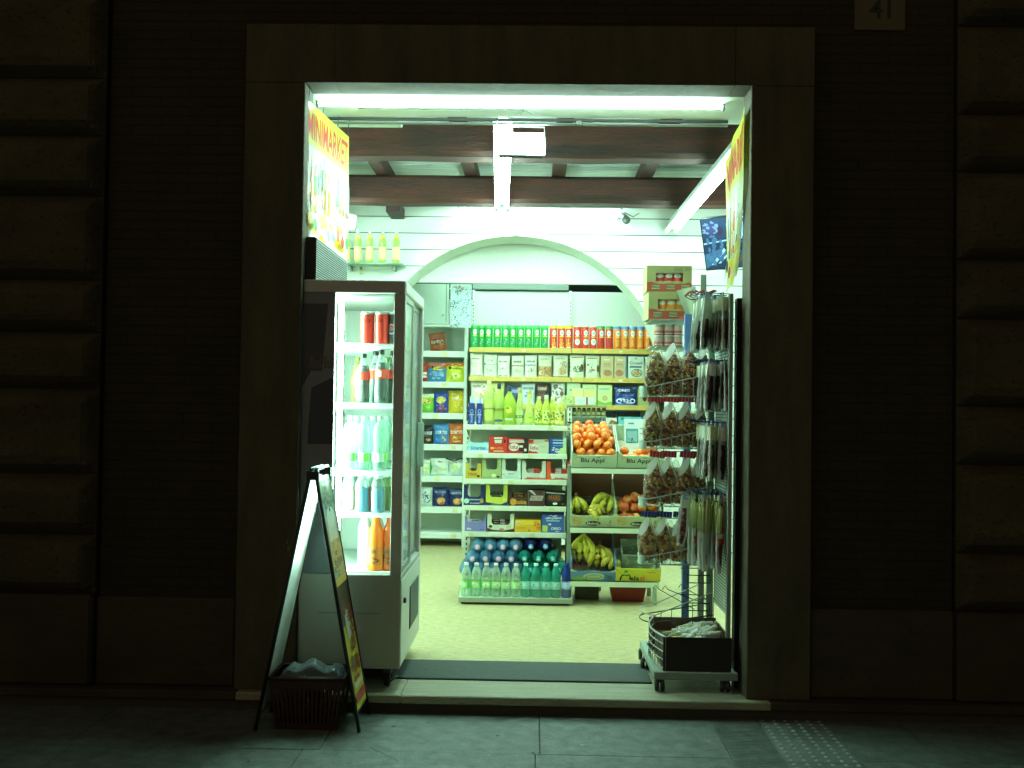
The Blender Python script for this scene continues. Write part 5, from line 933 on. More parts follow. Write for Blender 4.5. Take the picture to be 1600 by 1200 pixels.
# oranges
def rough_fruit(c1, c2, sc_, pw_=.5):
    m, nt, out = newmat('fruit_skin'); L = nt.links.new; b = N(nt, 'BsdfPrincipled', Roughness=.4); tc = N(nt, 'TexCoord'); oi = N(nt, 'ObjectInfo'); no = N(nt, 'TexNoise', Scale=sc_, Detail=2.0); ad = N(nt, 'VectorMath', _operation='ADD'); L(tc.outputs['Object'], ad.inputs[0]); L(oi.outputs['Location'], ad.inputs[1]); L(ad.outputs[0], no.inputs['Vector'])
    r = N(nt, 'ValToRGB'); r.color_ramp.elements[0].position = pw_ - .12; r.color_ramp.elements[1].position = pw_ + .12; r.color_ramp.elements[0].color = (*lin(c1), 1); r.color_ramp.elements[1].color = (*lin(c2), 1)
    f = N(nt, 'TexNoise', Scale=420.0); L(tc.outputs['Object'], f.inputs['Vector']); bp = N(nt, 'Bump', Strength=.25, Distance=.002); L(f.outputs[0], bp.inputs['Height']); L(bp.outputs[0], b.inputs['Normal'])
    L(no.outputs[0], r.inputs[0]); L(r.outputs[0], b.inputs['Base Color']); L(b.outputs[0], out.inputs[0]); return m
om = rough_fruit('#dc661c', '#f0902e', 16)
def orange(): m = MB(); m.ball((0, 0, 0), .033, om, 16, 10, (1, 1, .9), .06, 2); m.ball((0, 0, .0285), .004, P('#6f7a2c', .7), 6, 4); return [('orange', m)]
def put(Lo, x, y, z): return Lo + Mr @ Vector((x, y, z))
k = 0
hw_ = wcr / 2 - .04
for lay, (ny, y0, nx, zz) in enumerate(((6, .045, 4, .052), (6, .05, 4, .095), (5, .085, 4, .137), (4, .15, 3, .17))):
    for j in range(ny):
        for i in range(nx):
            x = -hw_ + 2 * hw_ * (i + (.5 if (j + lay) % 2 and nx > 3 else 0) * .8) / (nx - .6); y = y0 + j * .062 + rnd.uniform(-.006, .006)
            if abs(x) > hw_ + .012 or y > LN - .03: continue
            if lay < 1 and .1 < y < .3 and abs(x) < .09: continue
            inst('or', orange, 'orange', 'orange in the heap filling the pale green crate', 'orange', put(LA, x + rnd.uniform(-.005, .005), y, zz + rnd.uniform(-.005, .006)), (rnd.uniform(-1.4, 1.4), rnd.uniform(-1, 1), rnd.uniform(0, 6)), 'oranges heaped in the open crate', [rnd.uniform(.84, 1.12)] * 3)
for x, y, zz in ((-.1, .05, .05), (-.04, .06, .055), (.02, .05, .052), (.08, .06, .055), (-.105, .1, .085), (.045, .1, .09), (.1, .12, .09), (-.01, .11, .06), (.09, .18, .06)):
    inst('or', orange, 'orange', 'orange in front of the white price card', 'orange', put(LB, x, y, zz), (rnd.uniform(-1.4, 1.4), rnd.uniform(-1, 1), rnd.uniform(0, 6)), 'oranges beside the white price card')
m = MB(); S = lambda u, v, h: ((u - .5) * .20, -h - .004 * math.sin(u * 3), v * .22); m.grid(lambda u, v: S(u, v, 0), 4, 4, P('#d9e8e0', .6))
m.dec(S, [('r', .06, .2, .5, .68, '#4f9aa0'), ('r', .1, .25, .46, .6, '#8fc0bc'), ('s', .28, .3, .16, .08, 10, 3, '#2f5a50'), ('s', .7, .3, .1, .06, 8, 5, '#5a6a64'), ('r', .55, .68, .8, .71, '#6a7a74'), ('r', .15, .84, .35, .88, '#4a7ab0'), ('t', 'ARANCE', .7, .52, .3, .05, '#5a6a64')])
solo('price_card', m, 'white printed price card standing in the second orange crate', 'card', put(LB, 0, .17, .06) , (R(-8), 0, R(2)))
am = rough_fruit('#c8402c', '#c8a83c', 22, .56)
def apple(): m = MB(); m.lathe([(0, .012), (.008, .006), (.02, .0), (.034, .012), (.039, .034), (.035, .054), (.02, .066), (.008, .064), (0, .056)], am, 18); m.tube([(0, 0, .056), (.003, 0, .074)], .0016, P('#4a3620', .8), 5); return [('apple', m)]
for i, (x, y, zz) in enumerate(((-.11, .05, .02), (-.05, .045, .02), (.01, .05, .02), (.07, .05, .02), (.12, .055, .025), (-.09, .11, .06), (-.02, .11, .055), (.05, .12, .06), (.1, .12, .07), (-.06, .17, .085), (.01, .18, .115), (.07, .19, .09), (-.1, .2, .05), (0, .24, .06), (.09, .26, .06))):
    inst('ap', apple, 'apple', 'red and yellow apple in the middle shelf crate', 'apple', put(LD, x, y, zz), (rnd.uniform(.2, 1.0), rnd.uniform(-.5, .5), rnd.uniform(0, 6)), 'apples in the middle shelf crate')
yb1 = P('#d3cf46', .45, 0, .12, 25); bb = P('#6a4a1c', .6, 0, .3, 30); ysp = stone('ripe_banana_skin', '#c2b03c', '#d0c648', 20, .6, fine=60, bump=.05, rough=.45)
def bananas(n, ln0, sk, spread=.5, seed=1):
    def b():
        m = MB(); q = random.Random(seed)
        for i in range(n):
            a0 = (i - (n - 1) / 2) * spread / n; pts = []; tp = []
            for t in range(9):
                s = t / 8; bow = .035 * math.sin(math.pi * s); pts.append((math.sin(a0) * ln0 * s * .9 + (i - (n - 1) / 2) * .034 * min(1, s * 2.2), -.018 - bow - q.uniform(0, .002), ln0 * (1 - s))); tp.append((.35, .5, .85, 1, 1.02, 1, .92, .7, .25)[t])
            m.tube(pts, .0235, sk, 8, True, tp); m.ball(pts[-1], .006, bb, 6, 4)
        st = MB(); st.tube([(0, -.018, ln0 - .004), (0, -.012, ln0 + .028)], .013, bb, 7); return [('fruit', m), ('stalk', st)]
    return b
def bunch(k, bd, Lo, x, y, zz, rot, lab): inst(k, bd, 'banana_bunch', lab, 'bananas', put(Lo, x, y, zz), rot)
bunch('b1', bananas(4, .2, yb1, .5, 3), LE, -.065, .16, .05, (R(-8), 0, R(-6)), 'large clean yellow banana bunch in the blue fronted crate')
bunch('b2', bananas(4, .15, ysp, .75, 4), LE, .055, .13, .03, (R(-15), 0, R(8)), 'smaller brown spotted banana bunch in the blue fronted crate')
bunch('b3', bananas(3, .09, ysp, .9, 5), LE, .115, .09, .03, (R(-30), R(20), 0), 'short stubby bananas at the corner of the blue fronted crate')
bunch('b4', bananas(3, .12, yb1, .7, 6), LC, -.1, .14, .02, (R(-12), R(-6), 0), 'small yellow banana bunch at the sweets side of the middle crate')
bunch('b5', bananas(3, .11, ysp, 1.2, 7), LC, -.01, .07, .03, (R(-60), R(60), R(20)), 'brown ended bananas lying in the middle crate')
bunch('b6', bananas(4, .14, yb1, 1.0, 8), LC, .07, .14, .04, (R(-30), R(28), R(10)), 'yellow banana bunch leaning on the newspaper in the middle crate')
bunch('b7', bananas(3, .11, ysp, .8, 9), LC, .06, .05, .04, (R(-75), R(-20), R(60)), 'blackened banana bunch at the front lip of the middle crate')
m = MB(); gl2 = glass('#c8d8cc', .2, .06, '#e4f0e6'); 
for (x0, x1, y0, y1) in ((-.11, .12, 0, .002), (-.11, .12, .2, .202), (-.11, -.108, 0, .2), (.118, .12, 0, .2)): m.cbox(x0, x1, y0, y1, 0, .15, .0005, gl2)
m.tube([(-.11, 0, .15), (.12, 0, .15), (.12, .2, .15), (-.11, .2, .15), (-.11, 0, .15)], .003, gl2); solo('plastic_tub', m, 'empty clear plastic tub standing in the yellow fronted crate', 'tub', put(LF, 0, .06, .03), RT)
# goods on the ledge behind the oranges
lg_ = DFr + .46; m = MB(); a, b = W(885, 672, lg_), W(948, 672, lg_); zz = W(915, 672, lg_).z
m.cbox(a.x, b.x, lg_ - .02, lg_ + .14, zz - .01, zz, .002, P('#a9b8a4', .5)); m.cbox(a.x + .02, a.x + .05, lg_ + .12, lg_ + .15, 0, zz - .01, .002, gr); m.cbox(b.x - .05, b.x - .02, lg_ + .12, lg_ + .15, 0, zz - .01, .002, gr); solo('spice_ledge', m, 'narrow metal ledge behind the oranges carrying the spice jars', 'shelf')
jar = lambda c, cap: bottle([(.013, 0), (.0145, .004), (.0145, .042), (.011, .05)], P(c, .3, 0, .3, 60), .0135, (.05, .062), cap, (.01, .03, '#c8d0a0', []), n=10)
jl = ['spice jar with a black lid in the front rank', 'spice jar with a black lid in the upper rank']
for r in range(2):
    z_ = zz + .001 + r * .105
    if r: m = MB(); m.cbox(a.x, b.x, lg_ + .035, lg_ + .1, z_ - .012, z_ - .001, .001, P('#98a48a', .5)); m.box(a.x + .004, a.x + .01, lg_ + .04, lg_ + .1, zz, z_ - .012, gr); m.box(b.x - .01, b.x - .004, lg_ + .04, lg_ + .1, zz, z_ - .012, gr); solo('spice_riser', m, 'raised second step of the spice ledge', 'shelf')
    for i in range(8):
        x = a.x + .022 + i * (b.x - a.x - .044) / 7; c = ['#8a6a2c', '#5a6a3c', '#b0863a', '#7a3c22', '#4a5a3c', '#a8a060', '#6a5a3a', '#8a8a4a'][(i + r * 3) % 8]
        inst('jar' + c, jar(c, '#171a18'), 'spice_jar', jl[r], 'jar', (x, lg_ + (.01 if not r else .06), z_), None, jl[r] + 's')
zt2 = zz + .105 + .066
m = MB(); a2, b2 = W(882, 641, lg_ + .02), W(938, 641, lg_ + .02)
for i, (p0, p1, pt, pb2, c, its, lab) in enumerate(((879, 895, 627, 641, '#bcc884', [('s', .5, .5, .4, .4, 10, 2, '#8a9a5a')], 'small olive green packet beside the two tea boxes'), (893, 911, 616, 640, '#d8d692', [('r', .3, .05, .7, .2, '#9aa04a')], 'cream yellow tea box standing over the spice jars'),
        (911, 929, 617, 630, '#d6c480', [('r', .1, .0, .9, .3, '#c03a30')], 'tan tea box with a red foot over the spice jars'), (899, 929, 629.5, 641, '#d6e4da', [('r', .55, 0, .64, 1, '#7a3a30'), ('r', .1, .6, .5, .66, '#a8c4c8'), ('r', .1, .35, .5, .4, '#a8c4c8')], 'white carton with a red brown stripe lying over the spice jars'))):
    y = lg_ + .06 - (i == 3) * .04 + (i in (1, 2)) * .02; x, w, h = px_obj(p0, p1, pt, 641 if i != 2 else 641, y); inst('tb%d' % i, carton(w, .03, h, c, its), 'tea_box', lab, 'tea box', (x, y, zz + .192))
m = MB(); m.cbox(a.x, b.x, lg_ - .01, lg_ + .10, zz + .178, zz + .190, .001, P('#98a48a', .5)); q = P('#8f9c78', .6, 0, .4, 50); m.box(a.x, b.x, lg_ + .05, lg_ + .09, zz + .172, zz + .1775, q)
for x in (a.x + .003, b.x - .009): m.box(x, x + .006, lg_ + .045, lg_ + .09, zz + .103, zz + .172, gr)
solo('spice_tray', m, 'upper tray over the spice jars holding tea boxes', 'shelf')
# ================================================================ SNACK RACK
BX0, BX1, BY0, BY1 = W(1022, 1050, 5.1).x, 1.03, 5.10, 5.78
rk = thing('snack_rack', 'wheeled grey rack with wire baskets and a perforated panel full of hanging snacks', 'display rack', (.8, 5.4, 0)); O = (-.8, -5.4, 0)
st = P('#93a096', .4, .4, .08); wire = P('#a9b4ae', .35, .5); bw = P('#2a3a78', .4); dkm = P('#2c312e', .5, .3)
m = MB(); m.cbox(BX0, BX1, BY0, BY0 + .04, .06, .10, .004, st); m.cbox(BX0, BX0 + .035, BY0 + .04, BY1, .06, .095, .004, P('#9ab0a2', .4, .2)); m.cbox(BX0 + .035, BX1, BY1 - .04, BY1, .06, .095, .004, st); m.cbox(BX1 - .035, BX1, BY0 + .04, BY1 - .04, .06, .095, .004, st); part('base_frame', m, rk, None, O)
for x, y in ((BX0 + .03, BY0 + .02), (BX0 + .005, BY1 - .24), (BX0 + .015, BY1 - .03), (BX1 - .06, BY0 + .02)):
    m = MB()
    for s in (-.014, .014): m.lathe([(0, s - .009), (.026, s - .009), (.029, s - .004), (.029, s + .004), (.026, s + .009), (0, s + .009)], P('#151716', .5), 14, (x, y, .029), 'x')
    m.cbox(x - .02, x + .02, y - .018, y + .018, .045, .06, .003, dkm); part('castor', m, rk, None, O)
# posts
for x, y, w, zt3, mat in ((.985, 5.14, .022, 1.98, st), (.972, 5.60, .034, 1.98, P('#93a69a', .4, .2)), (.925, 5.60, .03, 1.30, st)):
    m = MB(); m.cbox(x - w / 2, x + w / 2, y - .015, y + .015, .095, zt3, .003, mat); part('post', m, rk, None, O)
px_ = W(1073, 700, 5.76).x; m = MB(); m.cbox(px_ - .02, px_ + .02, 5.745, 5.78, .095, W(1073, 491, 5.76).z, .003, P('#5f86c4', .4)); part('blue_post', m, rk, None, O)
# perforated panel, facing the room
PXx = .992; m = MB(); pz0, pz1 = .36, 1.96; m.box(PXx, PXx + .006, 5.16, 5.585, pz0, pz1, P('#e6f2ea', .45, 0, .05))
sl = P('#7f9288', .6); z = pz0 + .02
while z < pz1 - .02: m.box(PXx - .0012, PXx, 5.165, 5.58, z, z + .0045, sl); z += .0165
part('perforated_panel', m, rk, None, O)
# wire baskets: taper upward to the panel
tips = [(604, 616), (690, 697), (779, 787), (869, 877)]
bt = []
for (pt, pbm) in tips:
    zt4, zb4 = W(1002, pt, 5.5).z, W(1002, pbm, 5.5).z - .012; bt.append((zt4, zb4)); zr4 = zt4 + .075
    xt, xq = W(1001, 700, 5.5).x, .965; y0, y1 = 5.46, 5.70; m = MB()
    arc = lambda z, z2: [(xq, y0, z2)] + [(xt + .05 - .05 * math.sin(math.pi * t / 8) + (0), y0 + .03 + (y1 - y0 - .06) * (1 - math.cos(math.pi * t / 8)) / 2, z) for t in range(9)] + [(xq, y1, z2)]
    m.tube(arc(zt4, zr4), .0035, wire, 6); m.tube(arc(zb4, zb4 + .005), .0035, wire, 6)
    for q in range(1, 6):
        t = q / 6; x = xt + .05 + (xq - xt - .05) * t; zz = zt4 + (zr4 - zt4) * t
        for y in (y0 + .03 * (1 - t), y1): m.tube([(x, y, zb4), (x, y, zz)], .0022, wire, 5)
    for q in range(8): x = xt + .05 + (xq - xt - .05) * q / 7; m.tube([(x, y0 + .01, zb4), (x, y1, zb4)], .0022, wire, 5)
    part('wire_basket', m, rk, None, O)
    m = MB(); m.grid(lambda u, v: (xt - .003 + .05 - .05 * math.sin(math.pi * (.12 + .5 * u)), y0 + .03 + (y1 - y0 - .06) * (1 - math.cos(math.pi * (.02 + .5 * u))) / 2 - .004, zb4 - .004 + (zt4 - zb4 + .008) * v), 8, 1, P('#bcd4c4', .4, 0, .03)); part('price_holder', m, rk, None, O)
# lower empty wire baskets and hooks
m = MB(); dw = P('#39433e', .4, .4); xt = W(1003, 960, 5.45).x
for pz, rise in ((960, .13), (972, .05)):
    z = W(1005, pz, 5.45).z; pts = [(.96, 5.42, z + rise)] + [(xt + .07 - .07 * math.sin(math.pi * t / 8), 5.44 + .25 * (1 - math.cos(math.pi * t / 8)) / 2, z) for t in range(9)] + [(.96, 5.72, z + rise)]; m.tube(pts, .0035, wire if pz < 970 else dw, 6)
zq = W(1005, 966, 5.45).z
for q in range(6): x = xt + .1 + q * .055; m.tube([(x, 5.44, zq - .03), (x, 5.44, zq + .03 + .018 * q)], .002, dw, 5)
for q, (pa, pb3) in enumerate((((1035, 921), (1105, 945)), ((1060, 918), (1105, 938)), ((1020, 920), (1085, 952)))):
    A, B = W(*pa, 5.55), W(*pb3, 5.6); m.tube([A, A + Vector((.015, 0, .02)), A + Vector((.03, 0, .0)), B], .0022, dw, 5)
for zc in (W(1090, 897, 5.5).z, W(1090, 940, 5.5).z):
    m.tube([(.83, 5.46, zc), (.95, 5.46, zc), (.95, 5.7, zc), (.83, 5.7, zc), (.83, 5.46, zc)], .0028, dw, 5); m.tube([(.83, 5.46, zc - .04), (.95, 5.46, zc - .04)], .0028, dw, 5)
    for x in (.83, .89, .95): m.tube([(x, 5.46, zc - .04), (x, 5.46, zc)], .0022, dw, 5)
part('empty_wire_basket', m, rk, None, O)
# hooks on the panel
hz = [W(1125, 464, 5.35).z, W(1125, 566, 5.35).z, W(1125, 660, 5.35).z, W(1110, 769, 5.35).z]
for z in hz:
    m = MB()
    for y in (5.20, 5.28, 5.36, 5.44, 5.52): m.tube([(PXx - .001, y, z), (.84, y, z + .004), (.815, y, z + .018)], .003, P('#26304a', .35, .5), 5)
    part('hook', m, rk, None, O)
m = MB(); m.tube([(PXx - .001, 5.17, hz[3] - .04), (.9, 5.17, hz[3] - .03), (.9, 5.17, hz[3] + .0)], .003, dkm, 5); m.tube([(.90, 5.17, hz[3]), (.85, 5.5, hz[3] + .01)], .003, dkm, 5); part('hook', m, rk, None, O)
# spice bags
mixA = clumps('dry_mix', ['#8a5430', '#c8a85a', '#9a5a36', '#a88a48', '#5a3022', '#dcc67a', '#a8663c', '#4a281c'], 75); mixB = clumps('dark_mix', ['#a05a3a', '#b86c42', '#d8b468', '#7c4028', '#c07c50', '#4a281c'], 80); mixC = clumps('pasta_mix', ['#a86448', '#d8aa68', '#b8a65e', '#7a5038', '#e4be78', '#b07c50'], 48)
film = glass('#eef6ee', .05, .08, '#f6faf4', .8); tagm = P('#f0f6f0', .5, 0, .05, 30, 0, 0, .4)
def spice(mix, seed, Wd=.1, H=.30, tagged=True, hdr=None):
    def b():
        m = MB()
        def f(u, v):
            a = 2 * math.pi * u; k = (math.sin(math.pi * min(1, v * .93 + .05)) ** .45) * (1 - .3 * v ** 2); n = 1 + .16 * noise.noise(Vector((math.cos(a) * 1.6 + seed, math.sin(a) * 1.6, v * 5))) + .06 * noise.noise(Vector((math.cos(a) * 5 + seed, math.sin(a) * 5, v * 16)))
            return (Wd / 2 * k * n * math.cos(a), .034 * k * n * math.sin(a), .004 + H * .80 * v)
        m.grid(f, 22, 26, mix)
        fl = MB()
        def g(u, v):
            a = 2 * math.pi * u; k = (math.sin(math.pi * min(1, v * .7 + .12)) ** .5); w = Wd / 2 * 1.1 * k * (1 if v < .66 else 1 - .82 * ((v - .66) / .34) ** .8); d_ = .040 * k * max(.06, 1 - max(0, v - .6) * 2.4)
            n = .004 * noise.noise(Vector((u * 12 + seed, v * 11, 1))); return (w * math.cos(a) + n, d_ * math.sin(a) + n, H * v * 1.0)
        fl.grid(g, 22, 22, film); out = [('contents', m), ('film', fl)]
        if tagged:
            t = MB()
            t.grid(lambda u, v: (-.002 - .034 * v + (u - .5) * (.006 + .036 * math.sin(math.pi * min(1, v * .9 + .05))), -.030 - .012 * math.sin(v * 3), H * .98 - .10 * v), 4, 8, tagm); t.tube([(.002, -.02, H * .97), (.036, -.036, H * .97 - .09)], .002, tagm, 4)
            out.append(('paper_tag', t))
        if hdr: t = MB(); t.cbox(-Wd * .42, Wd * .42, -.006, .006, H * .97, H * 1.10, .003, P(hdr, .4, 0, .1)); [t.box(x, x + .003, -.0075, -.0062, H * .975, H * 1.09, P('#d8a8b0' if hdr != '#28408c' else '#8aa0d8', .5)) for x in (-.026, -.008, .01, .026)]; out.append(('header_strip', t))
        return out
    return b
tiern = ['top', 'second', 'third', 'lowest']
for t, (pxs, ptop, hdr, tg, kinds3) in enumerate((((1019, 1047, 1073, 1093), 537, None, False, 'ABBB'), ((1016, 1043, 1068, 1090), 626, '#d8402c', True, 'ABBB'), ((1018, 1042, 1066, 1090), 712, '#c43a4c', True, 'BBBB'), ((1012, 1036, 1058, 1080, 1098), 806, '#28408c', True, 'CCCCB'))):
    zb5 = bt[t][1] + .006
    for i, px in enumerate(pxs):
        y = 5.54 + .018 * (i % 2); H = (W(px, ptop, y).z - zb5) * (1.03 if t == 0 else 1.0); kd = kinds3[i]
        key = 'sp%d%s%d' % (t, kd, i % 2)
        inst(key, spice({'A': mixA, 'B': mixB, 'C': mixC}[kd], i % 2 + t * 3,   .108 if t == 0 else .1, H, tg or i == 1, hdr), 'spice_bag', '%s lumpy dried food bag from the tip of the %s wire basket' % (ORD[i].capitalize(), tiern[t]), 'spice bag', (W(px, 700, y).x, y, zb5), (0, R(rnd.uniform(-3, 3)) + R(4), R(-12 + 8 * i)), 'dried food bags in the %s wire basket' % tiern[t])
for t, pxs in enumerate(((1033, 1060, 1084), (1030, 1056, 1080), (1030, 1054, 1079), (1024, 1047, 1070, 1090))):
    zb5 = bt[t][1] + .006
    for i, px in enumerate(pxs):
        y = 5.645; H = (W(px, (545, 632, 718, 812)[t], y).z - zb5)
        inst('sr%d%d' % (t, i % 2), spice({0: mixB, 1: mixA, 2: mixB, 3: mixC}[t], i + t * 2 + 7, .1, H, False, None), 'spice_bag', '%s lumpy bag of the rear rank in the %s wire basket' % (ORD[i].capitalize(), tiern[t]), 'spice bag', (W(px, 700, y).x, y, zb5), (0, R(2), R(10 * i)), 'dried food bags in the rear rank of the %s basket' % tiern[t])
# hanging packets: film pouch with a dark stick
film2 = glass('#f6fef8', .64, .1, '#e6f2e8', .6); hd = P('#8fb4cc', .4, 0, .2, 40)
def packet(H, Wd, c, frac, cap, seed, band=None):
    def b():
        f = MB()
        def g(u, v):
            a = 2 * math.pi * u; n = .007 * noise.noise(Vector((math.cos(a) + seed, v * 9, math.sin(a)))) + .004 * noise.noise(Vector((math.cos(a) * 4 + seed, v * 26, math.sin(a) * 4))); w = Wd / 2 * (.45 + .55 * math.sin(math.pi * (.15 + .8 * (1 - v))) ** .7)
            return (w * math.cos(a) + n, .012 * math.sin(a) * (1 - .6 * v) + n * .6, -H * (1 - v))
        f.grid(g, 14, 18, film2)
        s = MB(); s.tube([(0, 0, -H * .97), (.003 * math.sin(seed), 0, -H * .7), (-.002, 0, -H * (1 - frac) - .01)], Wd * .30, c, 9, True, [.7, 1, .75])
        h = MB(); h.cbox(-Wd * .3, Wd * .3, -.004, .004, -.02, .012, .002, P(cap, .4, 0, .25, 60)); out = [('film', f), ('contents', s), ('hanger_tab', h)]
        if band:
            q = MB(); 
            for j, (z0, z1, cc) in enumerate(band): q.lathe([(Wd * .37, -H * z1), (Wd * .37, -H * z0)], P(cc, .4), 10)
            out.append(('paper_band', q))
        return out
    return b
dkc = [clumps('meat%d' % i, c, 60, .4, .6) for i, c in enumerate((['#4a2418', '#2c1610', '#6a3422'], ['#1c1410', '#2a1c14', '#120d0a'], ['#3a3c22', '#5a5c34', '#28301c']))]
trn = ['top', 'second', 'third', 'lowest']
for t, (H, n, Wd) in enumerate(((.285, 8, .076), (.255, 8, .07), (.29, 8, .066))):
    k = 0
    for j in range(n):
        for l in (0, 1):
            y = 5.19 + j * (.36 / n) + rnd.uniform(-.006, .006); x = .965 - l * .058 - rnd.uniform(0, .012) - (.02 if t == 0 else 0) * l
            ci = [0, 1, 1, 2, 1][(j * 2 + l + t) % 5]; key = 'pk%d_%d_%d' % (t, ci, j % 3)
            lc = ['#d8dcae', None, '#dfe8e0'][(j + l + t) % 3]; key += str(lc); inst(key, packet(H * (1 - .05 * (j % 3)), Wd, dkc[ci], (.58, .8, .66)[t], ['#a4c2d2', '#5a7ab0', '#86a8c8'][(j + t) % 3], j % 3 + t * 5, [(.06, .3, lc)] if lc else None), 'snack_packet', 'slim clear packet with a dark dried stick on the %s hooks of the rack' % trn[t], 'snack packet', (x, y, hz[t] - .004), (R(rnd.uniform(-3, 3)), R(rnd.uniform(2, 9)), R(rnd.uniform(35, 80))), 'clear snack packets on the %s hooks' % trn[t])
straw = P('#c0c880', .5, 0, .25, 40, .3)
def strawp(seed, c, band):
    def b():
        o = packet(.385, .055, c, .75, '#6a90b0', seed, band)(); m = MB(); q = random.Random(seed)
        for i in range(20): a = q.uniform(0, 6.28); m.tube([(0, 0, -.0), (.03 * math.cos(a), .02 * math.sin(a), -.07), ((.02 * math.cos(a)), .016 * math.sin(a), -.19)], .006, straw, 4)
        return o + [('straw_wrap', m)]
    return b
BD = [[(.42, .48, '#b8402c'), (.5, .56, '#c8c8b0'), (.57, .63, '#b8402c')], [(.5, .78, '#9ab0a8')], [(.38, .4, '#202420'), (.45, .72, '#a8b8a0'), (.73, .745, '#202420')], [(.6, .7, '#b03a28')]]
for j in range(12):
    y = 5.17 + j * .032; x = .955 - (j % 2) * .07 - (.02 if j > 5 else 0)
    inst('st%d' % (j % 4), strawp(j % 4 + 30, [dkc[0], P('#8fa09c', .4), P('#6a3a22', .5), P('#8a7a52', .5)][j % 4], BD[j % 4]), 'straw_packet', ['long straw topped packet with a red and cream band', 'long straw topped packet with a grey blue band', 'long straw topped packet with a pale band between black rings', 'long straw topped packet with a single red band'][j % 4], 'snack packet', (x, y, hz[3] + .0), (0, R(rnd.uniform(0, 5)), R(rnd.uniform(20, 80))), 'straw topped packets type %s' % 'abcd'[j % 4])
inst('salami', packet(.26, .06, clumps('salami', ['#5a241a', '#3c1610', '#8a5a48'], 70), .8, '#86a8c8', 77), 'salami_packet', 'short dark red salami in clear film hanging beside the straw topped packets', 'snack packet', (.80, 5.33, hz[3] - .02), (0, R(6), 0))
for j in range(6):
    m = MB(); m.tube([(0, 0, 0), (.02, .01, .02), (.045, .0, .028)], .006, P('#b8583a', .5, 0, .3, 60), 5); solo('dried_chilli', m, 'rust orange dried strip lying over the top hooks', 'snack', (.80 + j * .026, 5.44 - j * .01, hz[0] + .012), (0, 0, R(rnd.uniform(-30, 60))), 'rust orange strips over the top hooks')
# bottom crate with stalks
cx0, cx1, cy0, cy1 = W(1036, 1020, 5.12).x, 1.0, 5.115, 5.56; zc1 = W(1090, 996, 5.12).z; brw = P('#6a5040', .6, 0, .2, 8)
m = MB(); t = .006
m.cbox(cx0, cx1, cy0, cy0 + t, .101, zc1, .001, P('#1d1a13', .6, 0, .15, 10)); m.cbox(cx0 - .02, cx1, cy1 - t, cy1, .101, zc1 + .01, .001, brw); m.cbox(cx1 - t, cx1, cy0 + t, cy1 - t, .101, zc1, .001, brw); m.box(cx0, cx1 - t, cy0 + t, cy1 - t, .101, .106, brw)
o = solo('stalk_crate', m, 'dark brown crate on the rack base holding pale dried stalks', 'crate')
m = MB(); cv = lambda t, z: (cx0 + .012 - .055 * math.sin(math.pi * t), cy0 + (cy1 - cy0) * t, z + .02 * t)
for z, r in ((zc1 - .002, .005), (zc1 - .04, .003), (.19, .003), (.15, .003), (.108, .003)): m.tube([cv(i / 12, z) for i in range(13)], r, P('#a8b8ae', .35, .4), 6)
for i in range(13): m.tube([cv(i / 12, .108), cv(i / 12, zc1)], .002, P('#7a7060', .5), 5)
part('wire_side', m, o)
m = MB(); m.box(cx0 + .01, cx1 - .01, cy0 + .02, cy1 - .02, .107, zc1 - .055, P('#4a4030', .8, 0, .5, 25)); solo('crate_filling', m, 'brown paper filling under the stalks in the rack crate', 'paper')
def stalk(s):
    def b():
        q = random.Random(s); m = MB(); L_2 = q.uniform(.16, .24)
        pts = [(L_2 * (t - .5), .01 * math.sin(t * 3 + s), .006 * math.sin(t * 4 + s)) for t in (0, .25, .5, .75, 1)]; m.tube(pts, .009, P('#d8dca0', .5, 0, .25, 50, .3), 6, True, [.5, .8, 1, 1.1, .8])
        f = MB(); f.grid(lambda u, v: (L_2 * .5 * (v * 1.3 - .5), (.017 + .008 * noise.noise(Vector((v * 6, s, 0)))) * math.cos(6.283 * u), .016 * math.sin(6.283 * u) + .006 * noise.noise(Vector((u * 6, v * 9, s)))), 10, 8, film2); return [('stalk', m), ('film', f)]
    return b
for j in range(26):
    x = rnd.uniform(cx0 + .13, cx1 - .09); y = rnd.uniform(cy0 + .04, cy1 - .05); hgt = zc1 - .045 + .075 * max(0, (x - cx0 - .08) / .3) * rnd.uniform(.3, 1)
    inst('stk%d' % (j % 4), stalk(j % 4 + 3), 'dried_stalk', 'pale straw coloured stalk packet in the pile on the rack crate', 'snack packet', (x, y, hgt), (R(rnd.uniform(-20, 20)), R(rnd.uniform(-24, 4)), R(rnd.uniform(-25, 50))), 'pale stalk packets in the rack crate')
